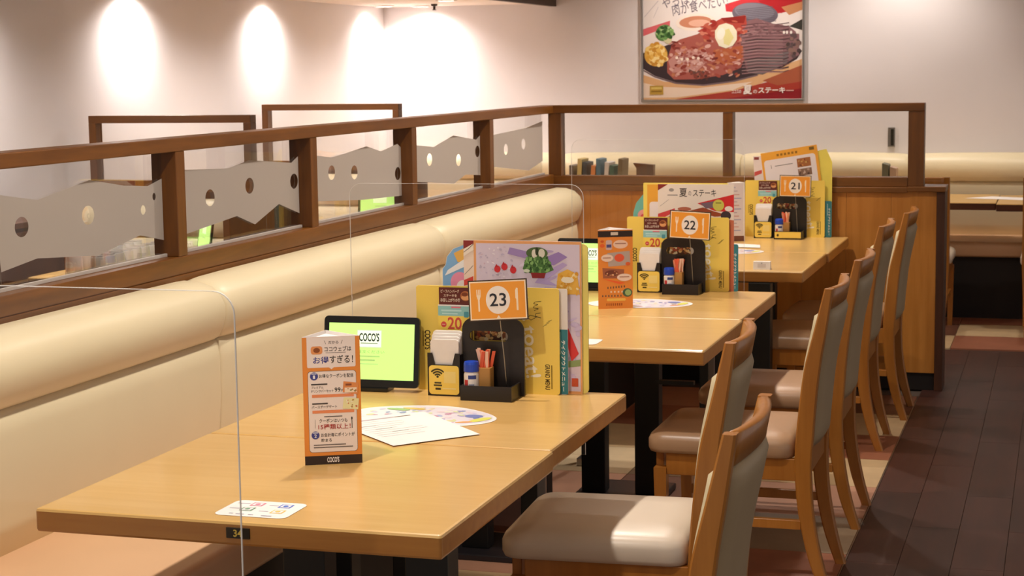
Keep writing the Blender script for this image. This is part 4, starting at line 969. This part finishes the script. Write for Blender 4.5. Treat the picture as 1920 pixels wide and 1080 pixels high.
# ================================================================== CLEAR SCREENS BETWEEN THE TABLES
for i, (y, x0, x1, zt, lb) in enumerate(((2.43, -1.84, -1.194, 1.151, 'clear acrylic screen standing in front of the nearest table'), (4.455, -1.835, -1.186, 1.180, 'clear acrylic screen standing behind the lavender dessert menu'), (6.43, -1.755, -1.108, 1.214, 'clear acrylic screen standing behind the summer steak menu'))):
    t = thing('acrylic_screen', ((x0 + x1) / 2, y, 0), lb, 'screen', 'clear table screens')
    o = rrect(x0, 0.47, x1, zt, 0.035, 8, (0, 1, 1, 0))
    bm = bmesh.new(); extr(bm, o, lambda u, v, d: (u, d, v), y - 0.0015, y + 0.0015); link('panel', bm, M_ACRYL, t, True)
    bm = bmesh.new(); ew = (0.0016, 0.0009, 0.0008)[i]; oo = rrect(x0 - ew, 0.47, x1 + ew, zt + ew * 0.6, 0.036, 8, (0, 1, 1, 0))
    for k in range(len(oo) - 1):
        pass
    n = len(o)
    for k in range(n):
        a, b_ = k, (k + 1) % n
        if abs(o[a][1] - 0.47) < 1e-4 and abs(o[b_][1] - 0.47) < 1e-4: continue
        v = [bm.verts.new((p[0], yy, p[1])) for p, yy in ((o[a], y - 0.0013), (o[b_], y - 0.0013), (oo[b_], y - 0.0013), (oo[a], y - 0.0013), (o[a], y + 0.0013), (o[b_], y + 0.0013), (oo[b_], y + 0.0013), (oo[a], y + 0.0013))]
        for f in ((0, 1, 2, 3), (7, 6, 5, 4), (3, 2, 6, 7), (4, 5, 1, 0)): bm.faces.new([v[q] for q in f])
    link('polished_edge', bm, glassmat('polished_acrylic_edge', (0.95, 0.93, 0.9), 0.3, 1.5, 0.4, 0.75) if i == 0 else bpy.data.materials['polished_acrylic_edge'], t, True)
    for s_ in (-1.70, x1 - 0.12):
        box('upright', (s_ - 0.012, y - 0.006, 0.03), (s_ + 0.012, y + 0.006, 0.47), M_SILVER, t, 0.002, True)
        box('foot', (s_ - 0.02, y - 0.10, 0.0), (s_ + 0.02, y + 0.10, 0.03), M_SILVER, t, 0.003, True)

# ================================================================== POSTER ON THE BACK WALL
PX0, PX1, PZ0, PZ1 = -2.591, -1.552, 1.254, 2.02
po = thing('framed_poster', ((PX0 + PX1) / 2, YB - 0.02, PZ0), 'aluminium framed steak poster hanging on the back wall', 'poster')
fw_ = 0.017
for a, b in (((PX0, PZ0), (PX1, PZ0 + fw_)), ((PX0, PZ1 - fw_), (PX1, PZ1)), ((PX0, PZ0 + fw_), (PX0 + fw_, PZ1 - fw_)), ((PX1 - fw_, PZ0 + fw_), (PX1, PZ1 - fw_))):
    box('frame_bar', (a[0], YB - 0.026, a[1]), (b[0], YB - 0.001, b[1]), M_SILVER, po, 0.004, True)
pb = box('print_sheet', (PX0 + fw_, YB - 0.012, PZ0 + fw_), (PX1 - fw_, YB - 0.008, PZ1 - fw_), M_WHITE, po, 0, True)
P = Print(); rg = random.Random(5)          # picture units: x 85..1690, y -150..1030
P.rect(85, -160, 1690, 1030, 'ece2de', 1)
P.poly([(920, 90), (1690, -120), (1690, 150), (1400, 200), (1180, 190), (930, 160)], 'cf3a42', 2).poly([(1250, 60), (1690, -20), (1690, 120), (1480, 190), (1300, 110)], 'b8222a', 3).poly([(1480, 130), (1690, 80), (1690, 160), (1560, 210)], 'c98a5e', 3)
P.poly([(85, 320), (360, 240), (360, 290), (85, 390)], 'd8656c', 2)
P.ell(1220, 190, 230, 110, '6f6672', 4, 0.1, 32).ell(1215, 165, 200, 80, '85808c', 5, 0.1, 32)
for k in range(9): P.line([(1030 + k * 10, 150 + k * 16), (1400 + k * 4, 120 + k * 18)], 5, '5c5360', 6)
P.ell(620, 260, 200, 85, 'f0e2d6', 4, -0.05, 30).ell(620, 258, 165, 58, 'c98668', 5, -0.05, 30).ell(660, 270, 110, 36, 'e2b09a', 6)
P.poly([(1560, 320), (1690, 250), (1690, 360)], '3a3a34', 4)
# wooden board and lower band
P.poly([(85, 780), (85, 1030), (500, 1030), (1100, 960), (1690, 700), (1690, 640), (1200, 800), (700, 880), (300, 850)], 'dcae7e', 2).poly([(85, 860), (85, 1010), (420, 1010), (1000, 940), (1200, 860), (640, 920), (250, 900)], 'ecd6c2', 3)
P.poly([(400, 1030), (1000, 950), (1690, 780), (1690, 1030)], 'a83a2c', 3).poly([(900, 1030), (1690, 930), (1690, 1030)], '8e1c24', 4).poly([(1300, 850), (1690, 700), (1690, 860), (1450, 900)], 'a8583a', 4)
# iron plate
P.poly([(85, 560), (85, 720), (200, 790), (420, 860), (700, 885), (1000, 850), (1250, 790), (1500, 720), (1640, 640), (1690, 560), (1500, 480), (600, 400)], '3c2c30', 5)
P.line([(85, 735), (200, 800), (420, 868), (700, 890), (1000, 855), (1250, 795)], 14, '7a666a', 6)
# steak and grill-marked slices
P.poly([(330, 620), (380, 480), (460, 430), (640, 380), (760, 300), (900, 230), (1120, 200), (1140, 300), (1100, 420), (1120, 620), (1080, 720), (900, 790), (640, 830), (400, 830), (330, 760)], 'a85a50', 7)
P.poly([(640, 350), (880, 230), (1130, 205), (1140, 300), (1060, 400), (800, 420)], 'b2483c', 8).poly([(880, 225), (1130, 205), (1110, 280), (920, 270)], '8e2620', 9)
P.poly([(340, 640), (460, 540), (720, 520), (760, 640), (620, 760), (380, 760)], 'c48e86', 8)
P.poly([(800, 540), (1100, 500), (1110, 620), (940, 700), (820, 640)], 'b4603c', 8)
P.poly([(1060, 400), (1100, 270), (1240, 235), (1400, 290), (1560, 320), (1660, 400), (1660, 600), (1500, 700), (1300, 780), (1140, 760), (1110, 620)], '8a6468', 7)
P.poly([(1140, 640), (1400, 600), (1560, 560), (1540, 680), (1300, 790), (1150, 770)], '75686a', 8)
for k in range(16):
    y = 290 + k * 31; P.line([(1080 + (k % 3) * 20, y + 14), (1240, y - 4), (1420 + (k % 4) * 30, y + 10), (1560, y - 6)], 7 + (k % 3) * 3, ['5a3c42', '6a4a4e', '4c3438'][k % 3], 9)
    P.line([(1090, y + 26), (1260, y + 8), (1500, y + 14)], 6, ['b48a8c', 'a87c80', 'bb9a98'][k % 3], 9)
P.blobs(150, (370, 440, 1080, 810), (10, 38), (6, 20), ['c89088', '8e3a30', 'b8705e', 'd6aaa0', '7c2e28', 'c07a58', 'a04a3c'], 10, rg)
P.blobs(50, (420, 560, 760, 760), (8, 26), (5, 14), ['dcb8b4', 'cfa49e', 'a86058'], 11, rg).blobs(30, (560, 740, 760, 830), (12, 26), (8, 18), ['5a3430', '6e4a44', '8a4438'], 11, rg)
P.blobs(30, (1540, 400, 1660, 620), (14, 34), (10, 24), ['5e4a4c', '7a5c58', '4a3a3a', '8a6a62'], 10, rg)
for x, y in ((430, 612), (482, 626), (540, 628), (598, 612), (650, 620)): P.ell(x, y, 15, 15, 'f4e2d4', 12)
for x in (1510, 1540, 1580, 1640): P.ell(x, 378, 12, 16, 'efe6e0', 12)
P.blobs(60, (680, 240, 1130, 470), (14, 40), (8, 22), ['b2483c', '9c3028', 'c0604c', 'a84034', 'd0806a'], 10, rg, True).blobs(40, (1080, 260, 1500, 420), (14, 36), (5, 10), ['8a6468', '9c7478', '765458'], 8, rg, True)
# butter, broccoli, corn
P.poly([(820, 420), (820, 350), (860, 295), (930, 275), (1000, 300), (1040, 360), (1040, 440), (1000, 500), (930, 525), (860, 500)], 'ece6cc', 13).poly([(900, 350), (960, 330), (1010, 420), (960, 500), (910, 480)], 'e2d998', 14).ell(880, 380, 40, 60, 'f4f0e2', 14, 0.3)
P.ell(300, 360, 90, 80, '5d8a4c', 8, -0.4).blobs(50, (220, 290, 400, 430), (10, 26), (10, 22), ['6f9e58', '3f6a34', '88b06a', '2f5428', 'a8c48c'], 9, rg, True).ell(340, 430, 40, 40, 'cfc8a0', 8)
P.ell(215, 580, 120, 115, 'dfae4e', 9).blobs(70, (110, 470, 330, 690), (16, 32), (14, 26), ['f0cf7a', 'd9a23e', 'f5dc98', 'e6b858', 'c98e30'], 10, rg, True)
# lettering
P.text('やっぱり', 280, -10, 640, 90, '7d7480', 6, 0.0, -0.16).text('肉が食べたい！', 380, 30, 950, 150, '7d7480', 6, 0.0, -0.16).line([(95, 200), (240, 40)], 5, 'b9b0b6', 6).line([(190, 210), (240, 100)], 4, 'c4bcc2', 6)
P.text('ココスの', 990, 940, 1085, 975, 'efe0da', 14, 0.02).text('夏', 1105, 890, 1195, 985, 'f6ece6', 14, 0.04).text('の', 1205, 940, 1245, 975, 'efe0da', 14, 0.02).text('ステーキ', 1255, 915, 1525, 975, 'f6ece6', 14, 0.03).rect(1535, 945, 1610, 955, 'd8a8a0', 14)
P.rect(150, 890, 290, 980, 'b8953c', 12).rect(165, 905, 275, 925, 'd8c06a', 13).rect(165, 940, 275, 955, '8a6a22', 13)
sc_ = (PX1 - PX0 - 2 * fw_) / 1605
pbb = base_of(pb)
P.build('poster_print', pb, Vector((PX0 + fw_, YB - 0.0121, PZ0 + fw_)) - pbb, (1, 0, 0), (0, -1, 0), (0, 0, 1), sc_, 85, 1030, clip=(85, -120, 1690, 1030), m=M_GLOSSPRINT)

# ================================================================== BOOTHS BEHIND THE PARTITION
for i, (y, lb) in enumerate(((7.25, 'nearer walnut framed glass divider standing against the left wall'), (9.10, 'farther walnut framed glass divider standing against the left wall'))):
    x0, x1, zt, zb = -4.262, -3.452, (1.291, 1.300)[i], (0.998, 0.987)[i]
    t = thing('booth_divider', ((x0 + x1) / 2, y, 0), lb, 'divider', 'booth dividers')
    box('top_rail', (x0, y, zt - 0.034), (x1, y + 0.06, zt), M_RAIL_X, t, 0.002, True)
    box('bottom_rail', (x0, y, zb - 0.05), (x1, y + 0.06, zb), M_RAIL_X, t, 0.002, True)
    for a, b in ((x0, x0 + 0.036), (x1 - 0.036, x1)): box('post', (a, y, zb), (b, y + 0.06, zt - 0.034), M_RAIL_Z, t, 0.002, True)
    box('glass_pane', (x0 + 0.036, y + 0.045, zb), (x1 - 0.036, y + 0.05, zt - 0.034), M_GLASS, t, 0, True)
    box('lower_panel', (x0, y, 0), (x1, y + 0.06, zb - 0.05), M_DKPANEL, t, 0, True)
    box('end_panel', (x1 - 0.001, y - 0.30, 0), (x1 + 0.03, y + 0.36, 0.90), M_DKPANEL, t, 0.002, True)
    for sgn, nm in ((-1, 'facing the camera'), (1, 'turned from the camera')):
        yb_ = y - 0.004 if sgn < 0 else y + 0.064
        bt = thing('booth_bench', ((x0 + x1) / 2, yb_ + sgn * 0.25, 0), 'cream booth bench %s at the %s divider' % (nm, ('nearer', 'farther')[i]), 'bench', 'booth benches')
        fmm = lambda u, v, d: (d, yb_ + sgn * (u + 0.118), v)
        for kind in ('roll', 'back'):
            cushion({'roll': 'back_roll', 'back': 'backrest'}[kind], bench_profile(kind), x0 + 0.005, x1 - 0.008, fmm, M_CREAM, bt, 0.006)
        ya, yc = sorted((yb_, yb_ + sgn * 0.5))
        box('seat_cushion', (x0 + 0.005, ya, 0.34), (x1 - 0.008, yc, 0.43), M_SEATTAN, bt, 0.02, True, 3)
        box('base', (x0 + 0.005, ya, 0.0), (x1 - 0.03, yc, 0.34), M_DARKBASE, bt, 0, True)
sb = thing('side_cabinet', (-4.19, 5.2, 0), 'low dark brown cabinet along the left wall beyond the partition', 'cabinet')
box('body', (-4.335, 3.3, 0.0), (-4.06, 6.70, 0.86), M_DKPANEL, sb, 0.002, True)
box('top_board', (-4.337, 3.29, 0.86), (-4.045, 6.71, 0.885), M_DKPANEL, sb, 0.003, True)
for k in range(6):
    y = 3.33 + k * 0.56
    d = box('door', (-4.059, y, 0.09), (-4.042, y + 0.55, 0.845), M_DKPANEL, sb, 0.003, True)
    box('handle', (-4.0415, y + 0.50, 0.62), (-4.03, y + 0.515, 0.74), M_SILVER, d, 0.002, True)
bt1 = table(-3.84, -3.36, 6.03, 6.84, 'booth table with the row of glasses beyond the partition', group='booth tables')
bt2 = table(-4.25, -3.16, 7.98, 8.52, 'booth table between the two dividers', group='booth tables')
bt3 = table(-4.25, -3.2, 9.75, 10.45, 'booth table nearest to the back wall corner', group='booth tables')
gm = None
tumb = []
def tumbler(x, y, z, label):
    global gm
    t = thing('tumbler', (x, y, z), label, 'glass', 'upturned tumblers')
    if gm is None:
        bm = bmesh.new(); lathe(bm, [(0.036, 0), (0.034, 0.03), (0.031, 0.078), (0.029, 0.083), (0.012, 0.083)], n=20, cap=True)
        o = link('glass_body', bm, M_TUMBLER, t, False, True); gm = [o.data]
        bm = bmesh.new(); lathe(bm, [(0.0295, 0.0832), (0.0295, 0.0845), (0.012, 0.0845)], n=20, cap=True); o = link('base_ring', bm, M_SILVER, t); gm.append(o.data)
    else:
        inst('glass_body', gm[0], t); inst('base_ring', gm[1], t)
names_row = ('front', 'back')
for r_ in range(2):
    for k in range(8):
        tumbler(-3.56 - 0.12 * r_ - 0.006 * k, 6.09 + k * 0.079 + 0.02 * r_, ZT, 'upturned glass tumbler in the %s row beyond the partition' % names_row[r_])
tr = thing('steel_bin', (-3.85, 6.6, ZT), 'small square steel container beside the tumblers', 'container')
box('body', (-0.06, -0.05, 0), (0.06, 0.05, 0.11), M_SILVER, tr, 0.006); box('lid', (-0.063, -0.053, 0.1105), (0.063, 0.053, 0.118), M_WHITE, tr, 0.003)
tablet(-3.43, 6.70, ZT, -0.9, 0.14, 'tablet with green screen on the tumbler table beyond the partition', False)
tablet(-3.30, 8.42, ZT, 0.1, 0.14, 'tablet with green screen on the booth table between the dividers', False)
sheet('menu_slip', [(-3.98, 8.20), (-3.72, 8.16), (-3.70, 8.34), (-3.96, 8.36)], ZT + 0.0006, 0.0006, 'white sheet on the booth table between the dividers', 'paper')
sheet('menu_slip', [(-3.95, 9.9), (-3.55, 9.85), (-3.52, 10.05), (-3.9, 10.15)], ZT + 0.0006, 0.0006, 'white sheet on the booth table near the corner', 'paper')

# ================================================================== TABLES AND MENUS BY THE BACK WALL
rt1 = table(-1.06, -0.362, 10.30, 10.96, 'table by the back wall behind the far partition', -0.82, group='back wall tables', edge=M_DKTABLE, pcy=10.50, pl=(-0.07, 0.10))
rt2 = table(-0.358, 0.34, 10.22, 10.90, 'table by the back wall at the right picture edge', group='back wall tables', edge=M_DKTABLE, pcy=10.50, pl=(-0.07, 0.10))
for k, (x, cl, nm) in enumerate(((-1.02, '6a6a58', 'grey green'), (-0.975, 'b89a84', 'pale brown'))):
    o = thing('menu_book', (x, 10.62, ZT), 'upright %s menu on the back wall table behind the far partition' % nm, 'menu')
    bm = bmesh.new(); extr(bm, [(0, 0), (0.034, 0), (0.036, 0.19 - 0.02 * k), (0.0, 0.20 - 0.02 * k)], lambda u, v, d: (u, d, v), 0, 0.14); link('cover', bm, mat('book_' + cl, cl, 0.5), o)
lt1 = table(-2.92, -2.22, 10.05, 10.70, 'table by the back wall below the poster', group='back wall tables', edge=M_DKTABLE, pcy=10.50, pl=(-0.07, 0.10))
sheet('menu_slip', [(-0.55, 10.62), (-0.20, 10.50), (-0.12, 10.64), (-0.40, 10.78)], ZT + 0.0006, 0.0006, 'white sheet lying on the right back wall table', 'paper')
cols = ['6a5a4a', 'c9b06a', '3a3a3a', 'd88a4a', '5a7a8a', 'e0d8d0', '4a6a5a', '7a6a4a']
hb = 0.0
for k, cl in enumerate(cols):
    o = thing('menu_book', (-2.86 + k * 0.042, 10.42, ZT), 'upright %s menu seen through the far partition glass' % ('brown', 'mustard', 'black', 'orange', 'blue', 'white', 'green', 'olive')[k], 'menu', 'menus on the back wall table')
    bm = bmesh.new(); extr(bm, [(0, 0), (0.026, 0), (0.026 + 0.012 * (k % 2), 0.19 + 0.02 * ((k * 5) % 3)), (0.012 * (k % 2), 0.195 + 0.02 * ((k * 5) % 3))], lambda u, v, d: (u, d, v), 0, 0.16)
    link('cover', bm, mat('book_' + cl, cl, 0.5), o)
o = thing('menu_stand', (-2.44, 10.40, ZT), 'small brown wooden menu stand seen through the far partition glass', 'stand')
bm = bmesh.new(); extr(bm, [(0, 0), (0.10, 0), (0.105, 0.20), (-0.02, 0.21), (0.0, 0.18)], lambda u, v, d: (u, d, v), 0, 0.05); link('block', bm, M_RAIL_Z, o)
box('white_card', (0.03, -0.003, 0.02), (0.08, -0.0005, 0.07), M_WHITE, o)
o = thing('wall_switch', (-1.02, YB - 0.001, 1.02), 'small grey and black switch plate on the back wall seen through glass', 'switch')
box('plate', (-0.022, -0.012, -0.05), (0.022, 0.0, 0.07), M_SILVER, o, 0.002); box('rocker', (-0.004, -0.017, -0.04), (0.014, -0.0125, 0.06), M_BLACK, o, 0.001)
bh = base_of(t22a)
bm = bmesh.new(); addbox(bm, (-1.20, 5.36, 0.50), (-1.08, 5.385, 0.512)); addbox(bm, (-1.20, 5.368, 0.512), (-1.19, 5.378, 0.654)); bmesh.ops.translate(bm, verts=bm.verts, vec=-bh); link('bag_hook', bm, M_BLACK, t22a)
